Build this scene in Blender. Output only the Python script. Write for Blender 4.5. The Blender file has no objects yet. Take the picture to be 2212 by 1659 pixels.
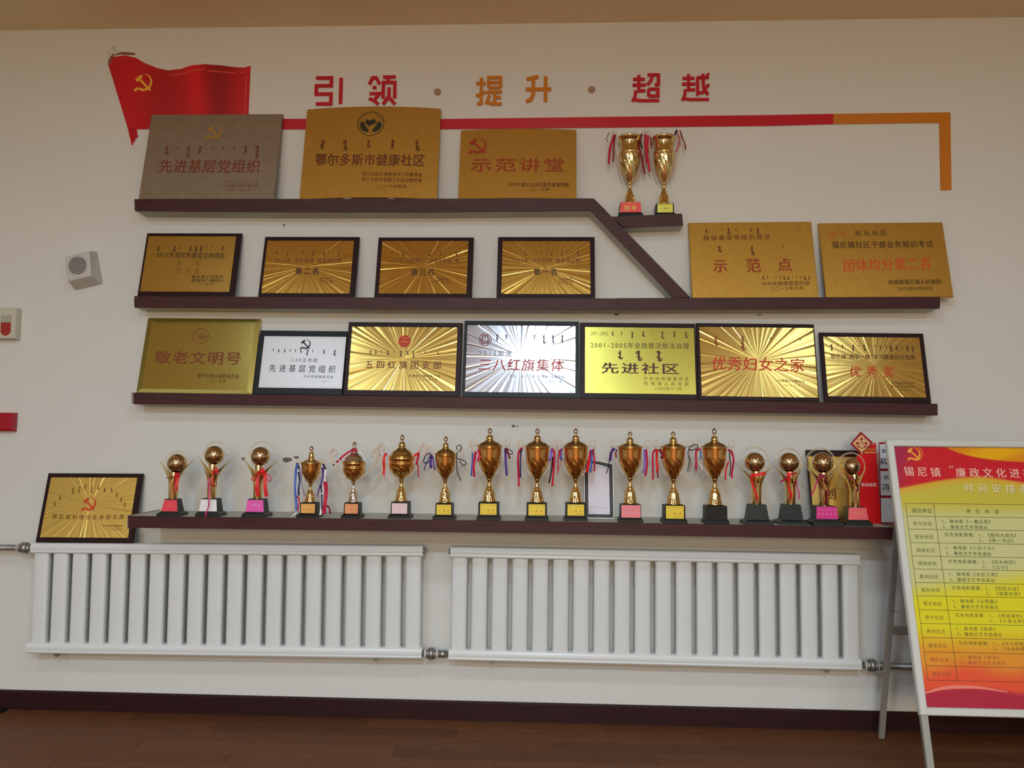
import bpy, bmesh, math, random
from mathutils import Vector, Matrix
from math import sin, cos, pi, radians

random.seed(7)
S = bpy.context.scene
COL = S.collection

# ------------------------------------------------------------------ camera
FPX, CX, CY = 1720.0, 1106.0, 829.5
YAW, PITCH, ROLL = 0.04402, 0.07238, 0.01003
CAM = Vector((0, -4.2, 1.43))
_f = Vector((-sin(YAW)*cos(PITCH), cos(YAW)*cos(PITCH), sin(PITCH)))
_r0 = Vector((cos(YAW), sin(YAW), 0))
_u0 = _r0.cross(_f)
RV = cos(ROLL)*_r0 + sin(ROLL)*_u0
UV = -sin(ROLL)*_r0 + cos(ROLL)*_u0
cd = bpy.data.cameras.new('camera')
cam = bpy.data.objects.new('camera', cd)
COL.objects.link(cam)
cam.matrix_world = Matrix((
    (RV.x, UV.x, -_f.x, CAM.x), (RV.y, UV.y, -_f.y, CAM.y),
    (RV.z, UV.z, -_f.z, CAM.z), (0, 0, 0, 1)))
cd.sensor_width = 36
cd.lens = FPX/2212*36
cd.clip_start = 0.05
S.camera = cam

# ------------------------------------------------------------------ light
vs = S.view_settings
vs.view_transform = 'Standard'
vs.look = 'None'
vs.gamma = 1
vs.exposure = 0.13
vs.use_curve_mapping = False
wd = bpy.data.worlds.new('world')
S.world = wd
wd.use_nodes = True
wd.node_tree.nodes['Background'].inputs[0].default_value = (0.6, 0.7, 0.8, 1)
wd.node_tree.nodes['Background'].inputs[1].default_value = 0.0
CEIL = 3.712


def area(name, loc, sx, sy, power, color, rot=(0, 0, 0)):
    l = bpy.data.lights.new(name, 'AREA')
    l.shape = 'RECTANGLE'
    l.size, l.size_y, l.energy, l.color = sx, sy, power, color
    o = bpy.data.objects.new(name, l)
    o.location, o.rotation_euler = loc, rot
    COL.objects.link(o)
    return o


COOL = (.62, .83, 1.0)
for x, pw in ((-2.3, .85), (0.0, 1.45), (2.5, .5)):
    area('ceiling_lamp', (x, -3.35, CEIL-0.03), 0.42, 0.42, 17*pw, COOL)
    area('ceiling_lamp', (x, -6.6, CEIL-0.03), 0.62, 0.5, 99*pw, COOL)
    area('ceiling_lamp', (x, -9.6, CEIL-0.03), 0.62, 0.5, 99*pw, COOL)
area('added_warm_fill', (0.0, -10.9, 2.1), 3.0, 1.5, 290, (1.0, 0.70, 0.37), (radians(62), 0, 0))  # added fill light behind the camera, tuned to warm the wall and ceiling


# ------------------------------------------------------------------ helpers
def lin(c):
    c = c/255.0
    return c/12.92 if c <= 0.04045 else ((c+0.055)/1.055)**2.4


def obs(r, g, b, k=1.5):
    return (min(.92, lin(r)*k), min(.92, lin(g)*k), min(.92, lin(b)*k), 1)


def ray(px, py):
    return (_f + RV*((px-CX)/FPX) - UV*((py-CY)/FPX))


def P(px, py, Y=0.0):
    d = ray(px, py)
    t = (Y-CAM.y)/d.y
    return CAM + d*t


class MB:
    def __init__(s):
        s.v, s.f, s.smooth = [], [], []

    def add(s, vs, fs, sm=False):
        n = len(s.v)
        s.v += [tuple(v) for v in vs]
        s.f += [tuple(i+n for i in f) for f in fs]
        s.smooth += [sm]*len(fs)

    def box(s, x0, x1, y0, y1, z0, z1):
        s.add([(x0, y0, z0), (x1, y0, z0), (x1, y1, z0), (x0, y1, z0), (x0, y0, z1), (x1, y0, z1), (x1, y1, z1), (x0, y1, z1)],
              [(0, 3, 2, 1), (4, 5, 6, 7), (0, 1, 5, 4), (1, 2, 6, 5), (2, 3, 7, 6), (3, 0, 4, 7)])

    def prism(s, front, back):
        """front / back: same number of points, joined"""
        n = len(front)
        s.add(list(front)+list(back), [tuple(range(n)), tuple(range(2*n-1, n-1, -1))] +
              [(i, i+n, (i+1) % n+n, (i+1) % n) for i in range(n)])

    def bar(s, x0, x1, y0, y1, z0, z1, b):
        """box with bevelled front edges"""
        s.add([(x0, y1, z0), (x1, y1, z0), (x1, y1, z1), (x0, y1, z1),
               (x0, y0+b, z0), (x1, y0+b, z0), (x1, y0+b, z1), (x0, y0+b, z1),
               (x0+b, y0, z0+b), (x1-b, y0, z0+b), (x1-b, y0, z1-b), (x0+b, y0, z1-b)],
              [(3, 2, 1, 0), (0, 1, 5, 4), (1, 2, 6, 5), (2, 3, 7, 6), (3, 0, 4, 7),
               (4, 5, 9, 8), (5, 6, 10, 9), (6, 7, 11, 10), (7, 4, 8, 11), (8, 9, 10, 11)])

    def lathe(s, prof, n=40, flute=None):
        m = len(prof)
        vs = []
        for j, (r, z) in enumerate(prof):
            for i in range(n):
                a = 2*pi*i/n
                rr = r
                if flute:
                    rr = r*(1+flute(a, z))
                vs.append((rr*cos(a), rr*sin(a), z))
        fs = [(j*n+i, j*n+(i+1) % n, (j+1)*n+(i+1) % n, (j+1)*n+i) for j in range(m-1) for i in range(n)]
        s.add(vs, fs, True)

    def tube(s, pts, r, n=8, closed=False):
        pts = [Vector(p) for p in pts]
        m = len(pts)
        rs = r if isinstance(r, (list, tuple)) else [r]*m
        vs = []
        for i, p in enumerate(pts):
            if closed:
                t = pts[(i+1) % m]-pts[i-1]
            else:
                t = pts[min(i+1, m-1)]-pts[max(i-1, 0)]
            t.normalize()
            a = t.cross(Vector((0, 1, 0)))
            if a.length < 0.2:
                a = t.cross(Vector((1, 0, 0)))
            a.normalize()
            b = t.cross(a)
            for k in range(n):
                q = 2*pi*k/n
                vs.append(p+(a*cos(q)+b*sin(q))*rs[i])
        fs = []
        for i in range(m if closed else m-1):
            j = (i+1) % m
            fs += [(i*n+k, i*n+(k+1) % n, j*n+(k+1) % n, j*n+k) for k in range(n)]
        if not closed:
            fs += [tuple(range(n-1, -1, -1)), tuple((m-1)*n+k for k in range(n))]
        s.add(vs, fs, True)

    def ball(s, c, r, n=32, m=18):
        vs = [(c[0], c[1], c[2]-r)]
        for j in range(1, m):
            t = pi*j/m
            for i in range(n):
                a = 2*pi*i/n
                vs.append((c[0]+r*sin(t)*cos(a), c[1]+r*sin(t)*sin(a), c[2]-r*cos(t)))
        vs.append((c[0], c[1], c[2]+r))
        fs = [(0, 1+(i+1) % n, 1+i) for i in range(n)]
        for j in range(m-2):
            fs += [(1+j*n+i, 1+j*n+(i+1) % n, 1+(j+1)*n+(i+1) % n, 1+(j+1)*n+i) for i in range(n)]
        L = len(vs)-1
        fs += [(L, L-n+i, L-n+(i+1) % n) for i in range(n)]
        s.add(vs, fs, True)

    # --- flat drawing in the x-z plane at y
    def strip(s, pts, w, y=0.0, th=0.0):
        pts = [Vector((p[0], p[1])) for p in pts]
        m = len(pts)
        ws = w if isinstance(w, (list, tuple)) else [w]*m
        a, b = [], []
        for i, p in enumerate(pts):
            if 0 < i < m-1:
                d1 = (pts[i]-pts[i-1]).normalized()
                d2 = (pts[i+1]-pts[i]).normalized()
                t = (d1+d2)
                t = d2 if t.length < 1e-3 else t.normalized()
                k = 1/max(.45, t.dot(d2))
            else:
                t = (pts[min(i+1, m-1)]-pts[max(i-1, 0)]).normalized()
                k = 1
            nn = Vector((-t.y, t.x))*ws[i]*.5*k
            a.append(p+nn)
            b.append(p-nn)
        for i in range(m-1):
            q = [a[i], b[i], b[i+1], a[i+1]]
            s.poly2(q, y, th)

    def poly2(s, q, y=0.0, th=0.0):
        # orient so the face looks to -y
        A = sum(q[i][0]*q[(i+1) % len(q)][1]-q[(i+1) % len(q)][0]*q[i][1] for i in range(len(q)))
        if A < 0:
            q = q[::-1]
        f = [(p[0], y, p[1]) for p in q]
        if th > 0:
            n = len(f)
            bk = [(p[0], y+th, p[1]) for p in q]
            s.add(f+bk, [tuple(range(n)), tuple(range(2*n-1, n-1, -1))]+[(i, i+n, (i+1) % n+n, (i+1) % n) for i in range(n)])
        else:
            s.add(f, [tuple(range(len(f)))])

    def disc(s, cx, cz, r, y=0.0, th=0.0, n=28):
        s.poly2([(cx+r*cos(2*pi*i/n), cz+r*sin(2*pi*i/n)) for i in range(n)], y, th)

    def ring2(s, cx, cz, r, w, y=0.0, n=28, a0=0, a1=2*pi):
        pts = [(cx+r*cos(a0+(a1-a0)*i/n), cz+r*sin(a0+(a1-a0)*i/n)) for i in range(n+1)]
        s.strip(pts, w, y)


def mk(name, mb, m, parent=None, label=None, fixn=False):
    me = bpy.data.meshes.new(name)
    me.from_pydata(mb.v, [], mb.f)
    me.polygons.foreach_set('use_smooth', mb.smooth)
    if fixn:
        bm = bmesh.new()
        bm.from_mesh(me)
        bmesh.ops.recalc_face_normals(bm, faces=bm.faces)
        bm.to_mesh(me)
        bm.free()
    me.materials.append(m)
    me.update()
    o = bpy.data.objects.new(name, me)
    COL.objects.link(o)
    if parent is not None:
        o.parent = parent
    if label:
        o['label'] = label
    return o


def tag(o, label=None, cat=None, group=None, kind=None):
    if label:
        o['label'] = label
    if cat:
        o['category'] = cat
    if group:
        o['group'] = group
    if kind:
        o['kind'] = kind
    return o


def empty(name, M, label, cat, group=None):
    o = bpy.data.objects.new(name, None)
    o.empty_display_size = 0.05
    COL.objects.link(o)
    o.matrix_world = M
    return tag(o, label, cat, group)


# ------------------------------------------------------------------ materials
def mat(name, color, rough=.5, metal=0.0, noise=0.0, nscale=8.0, bump=0.0, bscale=80.0, stretch=None, spec=.5, trans=0.0, alpha=None, coat=0.0):
    m = bpy.data.materials.new(name)
    m.use_nodes = True
    nt = m.node_tree
    b = nt.nodes['Principled BSDF']
    b.inputs['Base Color'].default_value = color
    b.inputs['Roughness'].default_value = rough
    b.inputs['Metallic'].default_value = metal
    b.inputs['Specular IOR Level'].default_value = spec
    b.inputs['Transmission Weight'].default_value = trans
    b.inputs['Coat Weight'].default_value = coat
    tc = nt.nodes.new('ShaderNodeTexCoord')
    mp = nt.nodes.new('ShaderNodeMapping')
    nt.links.new(tc.outputs['Object'], mp.inputs[0])
    if stretch:
        mp.inputs['Scale'].default_value = stretch
    if noise > 0:
        n = nt.nodes.new('ShaderNodeTexNoise')
        n.inputs['Scale'].default_value = nscale
        n.inputs['Detail'].default_value = 5
        nt.links.new(mp.outputs[0], n.inputs['Vector'])
        r = nt.nodes.new('ShaderNodeMapRange')
        r.inputs[1].default_value = .3
        r.inputs[2].default_value = .7
        r.inputs[3].default_value = 1-noise
        r.inputs[4].default_value = 1+noise
        nt.links.new(n.outputs['Fac'], r.inputs[0])
        v = nt.nodes.new('ShaderNodeVectorMath')
        v.operation = 'SCALE'
        v.inputs[0].default_value = color[:3]
        nt.links.new(r.outputs[0], v.inputs['Scale'])
        nt.links.new(v.outputs[0], b.inputs['Base Color'])
    if bump > 0:
        n2 = nt.nodes.new('ShaderNodeTexNoise')
        n2.inputs['Scale'].default_value = bscale
        n2.inputs['Detail'].default_value = 3
        nt.links.new(mp.outputs[0], n2.inputs['Vector'])
        bp = nt.nodes.new('ShaderNodeBump')
        bp.inputs['Strength'].default_value = bump
        bp.inputs['Distance'].default_value = .002
        nt.links.new(n2.outputs['Fac'], bp.inputs['Height'])
        nt.links.new(bp.outputs[0], b.inputs['Normal'])
    return m


WALL = mat('wall_paint', (.74, .735, .70, 1), .85, noise=.015, nscale=1.2, bump=.15, bscale=260)
CEILM = mat('ceiling_paint', (.90, .72, .46, 1), .9, noise=.02, nscale=1)
FLOORM = mat('laminate_floor', (.15, .055, .020, 1), .5, noise=.28, nscale=6, stretch=(1.2, 16, 1), bump=.05, bscale=40, spec=.1)
WOODD = mat('shelf_face_wood', (.060, .017, .018, 1), .5, spec=.3, noise=.22, nscale=6, stretch=(1, 8, 14))
LAMG = mat('shelf_laminate', (.50, .50, .43, 1), .6, noise=.06, nscale=9)
BASEB = mat('baseboard_wood', (.030, .008, .009, 1), .45, spec=.25, noise=.2, nscale=6, stretch=(1, 8, 14))
BOARD = mat('plaque_lacquer', (.022, .006, .007, 1), .42, spec=.25, noise=.25, nscale=12, stretch=(1, 6, 8))
BOARDB = mat('plaque_black_lacquer', (.012, .013, .017, 1), .42, spec=.3)
BRASS = mat('satin_brass_plate', (.68, .40, .08, 1), .42, 1, noise=.05, nscale=30)
BRASSD = mat('matte_gold_plate', (.52, .275, .045, 1), .5, .7, noise=.05, nscale=30)
BRONZE = mat('grey_bronze_plate', (.32, .255, .18, 1), .5, .6, noise=.08, nscale=20)
SUNG = mat('sunburst_gold', (.84, .60, .17, 1), .21, 1)
SUNA = mat('sunburst_amber', (.80, .47, .10, 1), .22, 1)
SUNS = mat('sunburst_silver', (.62, .62, .67, 1), .19, 1)
YELG = mat('yellow_gold_plate', (.66, .60, .12, 1), .27, 1, noise=.04, nscale=4, stretch=(5, 1, 1))
WHITEP = mat('pearl_white_plate', (.80, .81, .84, 1), .35, .25)
GOLD = mat('trophy_gold', (.84, .62, .27, 1), .13, 1)
AMBER = mat('trophy_amber_gold', (.90, .50, .15, 1), .15, 1)
CHROME = mat('trophy_silver', (.82, .76, .70, 1), .12, 1)
BALLG = mat('trophy_ball_gold', (.70, .50, .28, 1), .10, 1)
HANDLE = mat('handle_translucent_plastic', (.93, .78, .66, 1), .2, 0, trans=.45)
ACRYL = mat('clear_gold_acrylic', (.95, .88, .70, 1), .08, 0, trans=.75)
BLACKP = mat('trophy_base_plastic', (.007, .0075, .0075, 1), .45, spec=.3)
MARBLE = mat('trophy_base_stone', (.016, .021, .020, 1), .4, noise=.3, nscale=30, spec=.35)
RADW = mat('radiator_enamel', (.78, .80, .80, 1), .25)
STEEL = mat('galvanised_steel', (.35, .34, .31, 1), .4, .8, noise=.15, nscale=30)
WHITEPL = mat('white_plastic', (.64, .62, .57, 1), .45)
GRILLE = mat('speaker_dark_mesh', (.06, .06, .055, 1), .7)
REDGLOSS = mat('glossy_red_plastic', (.42, .008, .02, 1), .15)
REDLENS = mat('red_lens', (.40, .03, .02, 1), .3)
ALU = mat('white_aluminium', (.70, .71, .68, 1), .38, .2)
ALUG = mat('grey_aluminium', (.33, .30, .26, 1), .45, .2)
REDAC = mat('red_acrylic', (.56, .008, .022, 1), .3)
ORAC = mat('orange_acrylic', (.62, .20, .012, 1), .3)
TANAC = mat('tan_acrylic', (.36, .23, .13, 1), .4)
PAPER = mat('white_card', (.74, .74, .76, 1), .6)
CARDB = mat('black_print', (.02, .021, .026, 1), .5)
CHIP = mat('exposed_plaster', (.17, .14, .115, 1), .9)
ROOMW = mat('room_paint', (.46, .44, .40, 1), .9)
_inks = {}


def ink(r, g, b, rough=.5):
    k = (r, g, b, rough)
    if k not in _inks:
        _inks[k] = mat('ink_%d' % len(_inks), obs(r, g, b, 1.35), rough)
    return _inks[k]


DKRED = (85, 28, 14)
DKBRN = (62, 34, 12)
REDINK = (170, 42, 14)

# ------------------------------------------------------------------ room
X0, X1, Y0 = -5.0, 5.0, -11.0


def struct(name, mb, m):
    return tag(mk(name, mb, m), kind='structure')


b = MB(); b.box(X0, X1, 0, .12, -.12, CEIL+.12)
wall = struct('wall_back', b, WALL)
b = MB(); b.box(X0-.12, X0, Y0, 0, 0, CEIL); struct('wall_left', b, ROOMW)
b = MB(); b.box(X1, X1+.12, Y0, 0, 0, CEIL); struct('wall_right', b, ROOMW)
b = MB(); b.box(X0, X1, Y0-.12, Y0, 0, CEIL); struct('wall_front', b, ROOMW)
b = MB(); b.box(X0-.12, X1+.12, Y0-.12, 0, CEIL, CEIL+.12); struct('ceiling', b, CEILM)
b = MB(); b.box(X0-.12, X1+.12, Y0-.12, 0, -.12, -.002)
b.box(X0, X1, Y0, -1.3, -.002, .0)
floor = struct('floor', b, FLOORM)
# laminate planks in the strip of floor the camera can see
shades = [mat('laminate_plank_%s' % n, c, .45, noise=.24, nscale=7, stretch=(1.1, 15, 1), bump=.04, bscale=40, spec=.1)
          for n, c in (('a', (.150, .056, .022, 1)), ('b', (.128, .048, .020, 1)), ('c', (.168, .064, .025, 1)))]
pl = MB(); pl.bar(0, 1.196, -.1265, 0, 0, .012, .001)
plank_me = []
for i, m in enumerate(shades):
    b = MB()
    b.add([(0, -.1285, 0), (1.198, -.1285, 0), (1.198, 0, 0), (0, 0, 0), (.001, -.1275, .003), (1.197, -.1275, .003), (1.197, -.001, .003), (.001, -.001, .003)],
          [(4, 5, 6, 7), (0, 1, 5, 4), (1, 2, 6, 5), (2, 3, 7, 6), (3, 0, 4, 7)])
    me = bpy.data.meshes.new('plank')
    me.from_pydata(b.v, [], b.f)
    me.materials.append(m)
    plank_me.append(me)
for r in range(10):
    off = (r*0.47) % 1.2
    for c in range(-3, 3):
        o = bpy.data.objects.new('plank', plank_me[random.randrange(3)])
        COL.objects.link(o)
        o.parent = floor
        o.location = (c*1.2+off-.9, -.001-r*.1295, -.003)

# baseboard
zt = P(1106, 1518, -.016).z
b = MB()
b.add([(X0, 0, 0), (X0, -.016, 0), (X0, -.016, zt-.008), (X0, -.010, zt), (X0, 0, zt),
       (X1, 0, 0), (X1, -.016, 0), (X1, -.016, zt-.008), (X1, -.010, zt), (X1, 0, zt)],
      [(0, 1, 2, 3, 4), (9, 8, 7, 6, 5), (0, 5, 6, 1), (1, 6, 7, 2), (2, 7, 8, 3), (3, 8, 9, 4)])
struct('baseboard_back', b, BASEB)

# chips in the wall paint (parts of the wall)


def blob(cx, cy, rx, ry, seed=0, n=14):
    rnd = random.Random(seed)
    mb = MB()
    q = []
    for i in range(n):
        a = 2*pi*i/n
        k = .75+.45*rnd.random()
        p = P(cx+rx*k*cos(a), cy-ry*k*sin(a), -.0006)
        q.append((p.x, p.z))
    mb.poly2(q, -.0012, .0012)
    return mb


for i, (cx, cy, rx, ry) in enumerate([(620, 993, 10, 5.5), (640, 988, 6, 3), (1109, 920.5, 4, 3), (1117.5, 921, 2, 1.5), (526, 991, 4, 4), (613.5, 486.5, 2.4, 2.4),
                                      (846, 673.5, 11, 2), (1640, 680, 6, 1.5), (1332, 678, 6, 4)]):
    mk('paint_chip', blob(cx, cy, rx, ry, i), CHIP, wall)

# ------------------------------------------------------------------ glyphs
_gc = {}


def glyph(ch, bold=0.0):
    k = (ch, bold)
    if k not in _gc:
        c = bpy.data.curves.new('g', 'FONT')
        c.body = ch
        c.resolution_u = 2
        c.offset = bold
        o = bpy.data.objects.new('g', c)
        COL.objects.link(o)
        bpy.context.view_layer.update()
        dg = bpy.context.evaluated_depsgraph_get()
        me = o.evaluated_get(dg).to_mesh()
        vs = [(v.co.x, v.co.y) for v in me.vertices]
        fs = [tuple(p.vertices) for p in me.polygons]
        o.evaluated_get(dg).to_mesh_clear()
        bpy.data.objects.remove(o)
        bpy.data.curves.remove(c)
        cjk = ord(ch) > 0x2E7F
        if ch in '“”':
            cjk = False
        if vs:
            if cjk:
                cx, cy, hw = .5, .38, .5
            else:
                cx = (min(v[0] for v in vs)+max(v[0] for v in vs))/2
                cy, hw = .35, .29
        else:
            cx, cy, hw = .15, .38, .2
        _gc[k] = ([(x-cx, y-cy) for x, y in vs], fs, hw)
    return _gc[k]


def text2(mb, s, a, b_, h, y, bold=0.0, aspect=1.0, slant=0.0, arc=0.0):
    """letters from local point a to b_ (x,z); h = letter height"""
    gs = [glyph(c) for c in s]
    a, b_ = Vector(a), Vector(b_)
    d = b_-a
    L = d.length
    d.normalize()
    nrm = Vector((-d.y, d.x))
    tot = sum(2*g[2] for g in gs)*h*aspect
    gap = (L-tot)/(len(s)-1) if len(s) > 1 else 0
    if len(s) == 1:
        t = L/2-gs[0][2]*h*aspect
    else:
        t = 0
    if len(s) > 1 and gap < .02*h*aspect:
        gap = .02*h*aspect
        aspect *= (L-gap*(len(s)-1))/tot
    for (vs, fs, hw) in gs:
        t += hw*h*aspect
        u = (t/L-.5)*2
        lift = arc*(1-u*u)
        for k, (ex, ez) in enumerate(((0, 0),) if bold <= 0 else ((-.5, 0), (.5, 0)) if bold < .014 else ((-.8, -.25), (0, .25), (.8, -.25))):
            pts = []
            for (x, z) in vs:
                q = a + d*(t+(x+ex*bold*1.6)*h*aspect+slant*z*h) + nrm*((z+ez*bold*1.6)*h+lift)
                pts.append((q.x, y-.00012*k, q.y))
            mb.add(pts, fs)
        t += hw*h*aspect+gap


def fixup(mb):
    # make every flat glyph face look to -y
    out = []
    for f in mb.f:
        q = [mb.v[i] for i in f]
        A = sum(q[i][0]*q[(i+1) % len(q)][2]-q[(i+1) % len(q)][0]*q[i][2] for i in range(len(q)))
        out.append(f if A > 0 else tuple(reversed(f)))
    mb.f = out


def mong2(mb, x, z, h, y, seed, w=None):
    """one upright word of vertical script: a spine with teeth, bows and a tail"""
    rnd = random.Random(seed)
    w = w or h*.11
    w = min(w, h*.2)
    sx = max(h*.10, w*1.25)
    mb.strip([(x, z+h/2), (x, z-h/2)], w, y)
    n = max(1, int(round(h/(w*3.2))))
    for i in range(n):
        zz = z+h/2-h*(i+.4)/n
        k = rnd.random()
        if k < .45:
            mb.strip([(x, zz), (x-sx, zz-w*.9)], [w, w*.5], y)
        elif k < .55:
            mb.ring2(x-sx*.55, zz, sx*.5, w*.55, y, 8)
        else:
            mb.strip([(x-sx*.9, zz+w*.5), (x+sx*.9, zz-w*.3)], w*.6, y)
    if rnd.random() < .5:
        mb.strip([(x, z-h/2), (x+sx, z-h/2+w*.3), (x+sx*1.3, z-h/2+w*1.2)], [w, w*.7, w*.3], y)
    else:
        mb.strip([(x, z-h/2), (x-sx*.9, z-h/2-w*.4)], [w, w*.4], y)


def party2(mb, cx, cz, s, y):
    """hammer and sickle emblem, s = overall size"""
    pts, ws = [], []
    n = 22
    for i in range(n+1):
        t = i/n
        a = radians(100-232*t)
        pts.append((cx+s*(.04+.40*cos(a)), cz+s*(.02+.43*sin(a))))
        ws.append(s*(.015+.125*sin(pi*min(1, t*1.05)*.62)))
    mb.strip(pts, ws, y)
    mb.strip([(cx-.26*s, cz-.30*s), (cx-.46*s, cz-.47*s)], s*.14, y-.0003)
    mb.strip([(cx-.24*s, cz+.22*s), (cx+.42*s, cz-.44*s)], s*.12, y-.0002)
    mb.poly2([(cx-.44*s, cz+.16*s), (cx-.30*s, cz+.02*s), (cx-.02*s, cz+.30*s), (cx-.08*s, cz+.42*s), (cx-.20*s, cz+.40*s)], y-.0004)


# ------------------------------------------------------------------ wall lettering, stripes and flag
def wpt(px, py, Y=0):
    p = P(px, py, Y)
    return (p.x, p.z)


def wall_glyph(box, strokes, m, label, w=.125):
    x0, y0, x1, y1 = box
    mb = MB()
    A, Bp = P(x0, y1, -.008), P(x1, y0, -.008)
    W_, H_ = Bp.x-A.x, Bp.z-A.z
    ww = w*H_
    strokes = [q for st in strokes for q in ((st[:-1], st[-2:]) if len(st) > 3 and st[0] == st[-1] else (st,))]
    for k_, st in enumerate(strokes):
        pts = [(ww/2+u*(W_-ww), ww/2+v*(H_-ww)) for u, v in st]
        mb.strip(pts, ww, -.00025*k_, .008)
    o = mk('wall_letter', mb, m, fixn=False)
    o.location = (A.x, -.0082, A.z)
    return tag(o, label, 'letter', 'raised slogan letters on the wall')


RUN = [[(.02, .84), (.46, .84)], [(.24, 1), (.24, .34)], [(0, .62), (.5, .62)], [(.24, .40), (.48, .40)], [(.12, .42), (.1, .2), (0, .0)], [(.05, .08), (.3, .03), (1, .03)]]
wall_glyph((676, 164, 740.5, 228), [[(.02, 1), (.62, 1), (.62, .70), (.04, .70), (.04, .38), (.62, .38), (.62, .0), (.04, .0)], [(1, 1), (1, 0)]], REDAC,
           'red wall letter 引, leftmost of the raised slogan letters above the stripe', .115)
wall_glyph((793, 162.5, 858, 229), [[(.0, .74), (.12, .98), (.26, .98), (.40, .74)], [(.13, .62), (.28, .62)], [(.02, .40), (.40, .40), (.22, .18)], [(.0, .22), (.2, .14), (.36, .0)],
                                    [(.52, 1), (1, 1)], [(.74, 1), (.70, .8)], [(.54, .22), (.54, .80), (.98, .80), (.98, .22)], [(.76, .62), (.76, .3), (.54, .0)], [(.78, .24), (1, .0)]], REDAC,
           'red wall letter 领, second slogan letter, left of the first tan dot', .105)
wall_glyph((1024.5, 163.5, 1088, 228), [[(.2, 1), (.2, .02), (.04, .02)], [(0, .78), (.36, .78)], [(0, .30), (.38, .46)], [(.48, .62), (.48, 1), (.95, 1), (.95, .62), (.48, .62)], [(.48, .81), (.95, .81)],
                                        [(.42, .45), (1, .45)], [(.72, .45), (.72, .05)], [(.72, .24), (.97, .24)], [(.52, .34), (.40, .0)], [(.44, .08), (.6, .0), (1, .0)]], ORAC,
           'orange wall letter 提, the first of two orange slogan letters', .105)
wall_glyph((1131, 161, 1195, 224), [[(.04, .90), (.50, 1)], [(0, .50), (1, .50)], [(.30, .93), (.30, .3), (.2, .08), (.02, .02)], [(.78, 1), (.78, 0)]], ORAC,
           'orange wall letter 升, left of the second tan dot', .125)
wall_glyph((1363, 158, 1427.5, 222.5), RUN+[[(.56, 1), (.97, 1), (.97, .64), (.84, .62)], [(.74, 1), (.70, .8), (.56, .62)], [(.60, .46), (.95, .46), (.95, .20), (.60, .20), (.60, .46)]], REDAC,
           'red wall letter 超, just right of the second tan dot', .105)
wall_glyph((1470.5, 156, 1534.5, 220), RUN+[[(.56, .86), (1, .86)], [(.58, .86), (.58, .24), (.70, .30)], [(.78, 1), (.80, .5), (.96, .20)], [(.99, .60), (.72, .24)], [(.93, 1), (1, .95)]], REDAC,
           'red wall letter 越, rightmost of the raised slogan letters', .100)
for (cx, cy, lab) in ((945, 198, 'small tan round dot between the red letter 领 and the orange letter 提'), (1278, 193, 'small tan round dot between the orange letter 升 and the red letter 超')):
    c = P(cx, cy, -.008)
    b = MB(); b.disc(0, 0, 7.6*4.2/FPX, 0, .008)
    o = mk('wall_dot', b, TANAC); o.location = (c.x, -.0082, c.z)
    tag(o, lab, 'dot', 'dots between the slogan letters')


def wall_poly(name, pts, m, th=.006, Y=None):
    Y = -th-.0004 if Y is None else Y
    c = P(pts[0][0], pts[0][1], Y)
    b = MB()
    b.poly2([(P(x, y, Y).x-c.x, P(x, y, Y).z-c.z) for x, y in pts], 0, th)
    o = mk(name, b, m)
    o.location = (c.x, Y, c.z)
    return o


tag(wall_poly('wall_stripe', [(536, 256.5), (951, 257), (1300, 252.5), (1660, 248.4), (1800, 245.8), (1800, 268), (1660, 271.6), (1300, 275.5), (951, 278.8), (536, 279)], REDAC),
    'long red stripe running along the wall above the top shelf', 'stripe')
tag(wall_poly('wall_stripe', [(1800.3, 245.8), (2053, 242.5), (2055.5, 410.3), (2032.5, 410.6), (2029.5, 265), (1800.3, 268)], ORAC),
    'orange stripe at the right end that turns down the wall', 'stripe')

# flag: curved printed sheet on the wall, the print carries its own fold pattern
FT = [(232.6, 137), (244.7, 123), (268.7, 119.5), (292.8, 124.7), (313.4, 136.7), (337.5, 147), (361.5, 152), (389, 148.7), (413, 141), (440.5, 138.4), (475, 141), (509, 145), (526.5, 146), (541, 142)]


def interp(T, x):
    for (a, va), (c, vc) in zip(T, T[1:]):
        if x <= c:
            t = (x-a)/(c-a)
            return va+(vc-va)*max(0, min(1, t))
    return T[-1][1]


def color_mesh(name, vs, fs, cols, parent=None, rough=.5, label=None):
    me = bpy.data.meshes.new(name)
    me.from_pydata(vs, [], fs)
    at = me.color_attributes.new('print', 'FLOAT_COLOR', 'POINT')
    at.data.foreach_set('color', [c for q in cols for c in q])
    m = bpy.data.materials.new(name+'_print')
    m.use_nodes = True
    nt = m.node_tree
    a = nt.nodes.new('ShaderNodeVertexColor')
    a.layer_name = 'print'
    bs = nt.nodes['Principled BSDF']
    nt.links.new(a.outputs[0], bs.inputs['Base Color'])
    bs.inputs['Roughness'].default_value = rough
    me.materials.append(m)
    o = bpy.data.objects.new(name, me)
    COL.objects.link(o)
    if parent is not None:
        o.parent = parent
    if label:
        o['label'] = label
    return o


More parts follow.
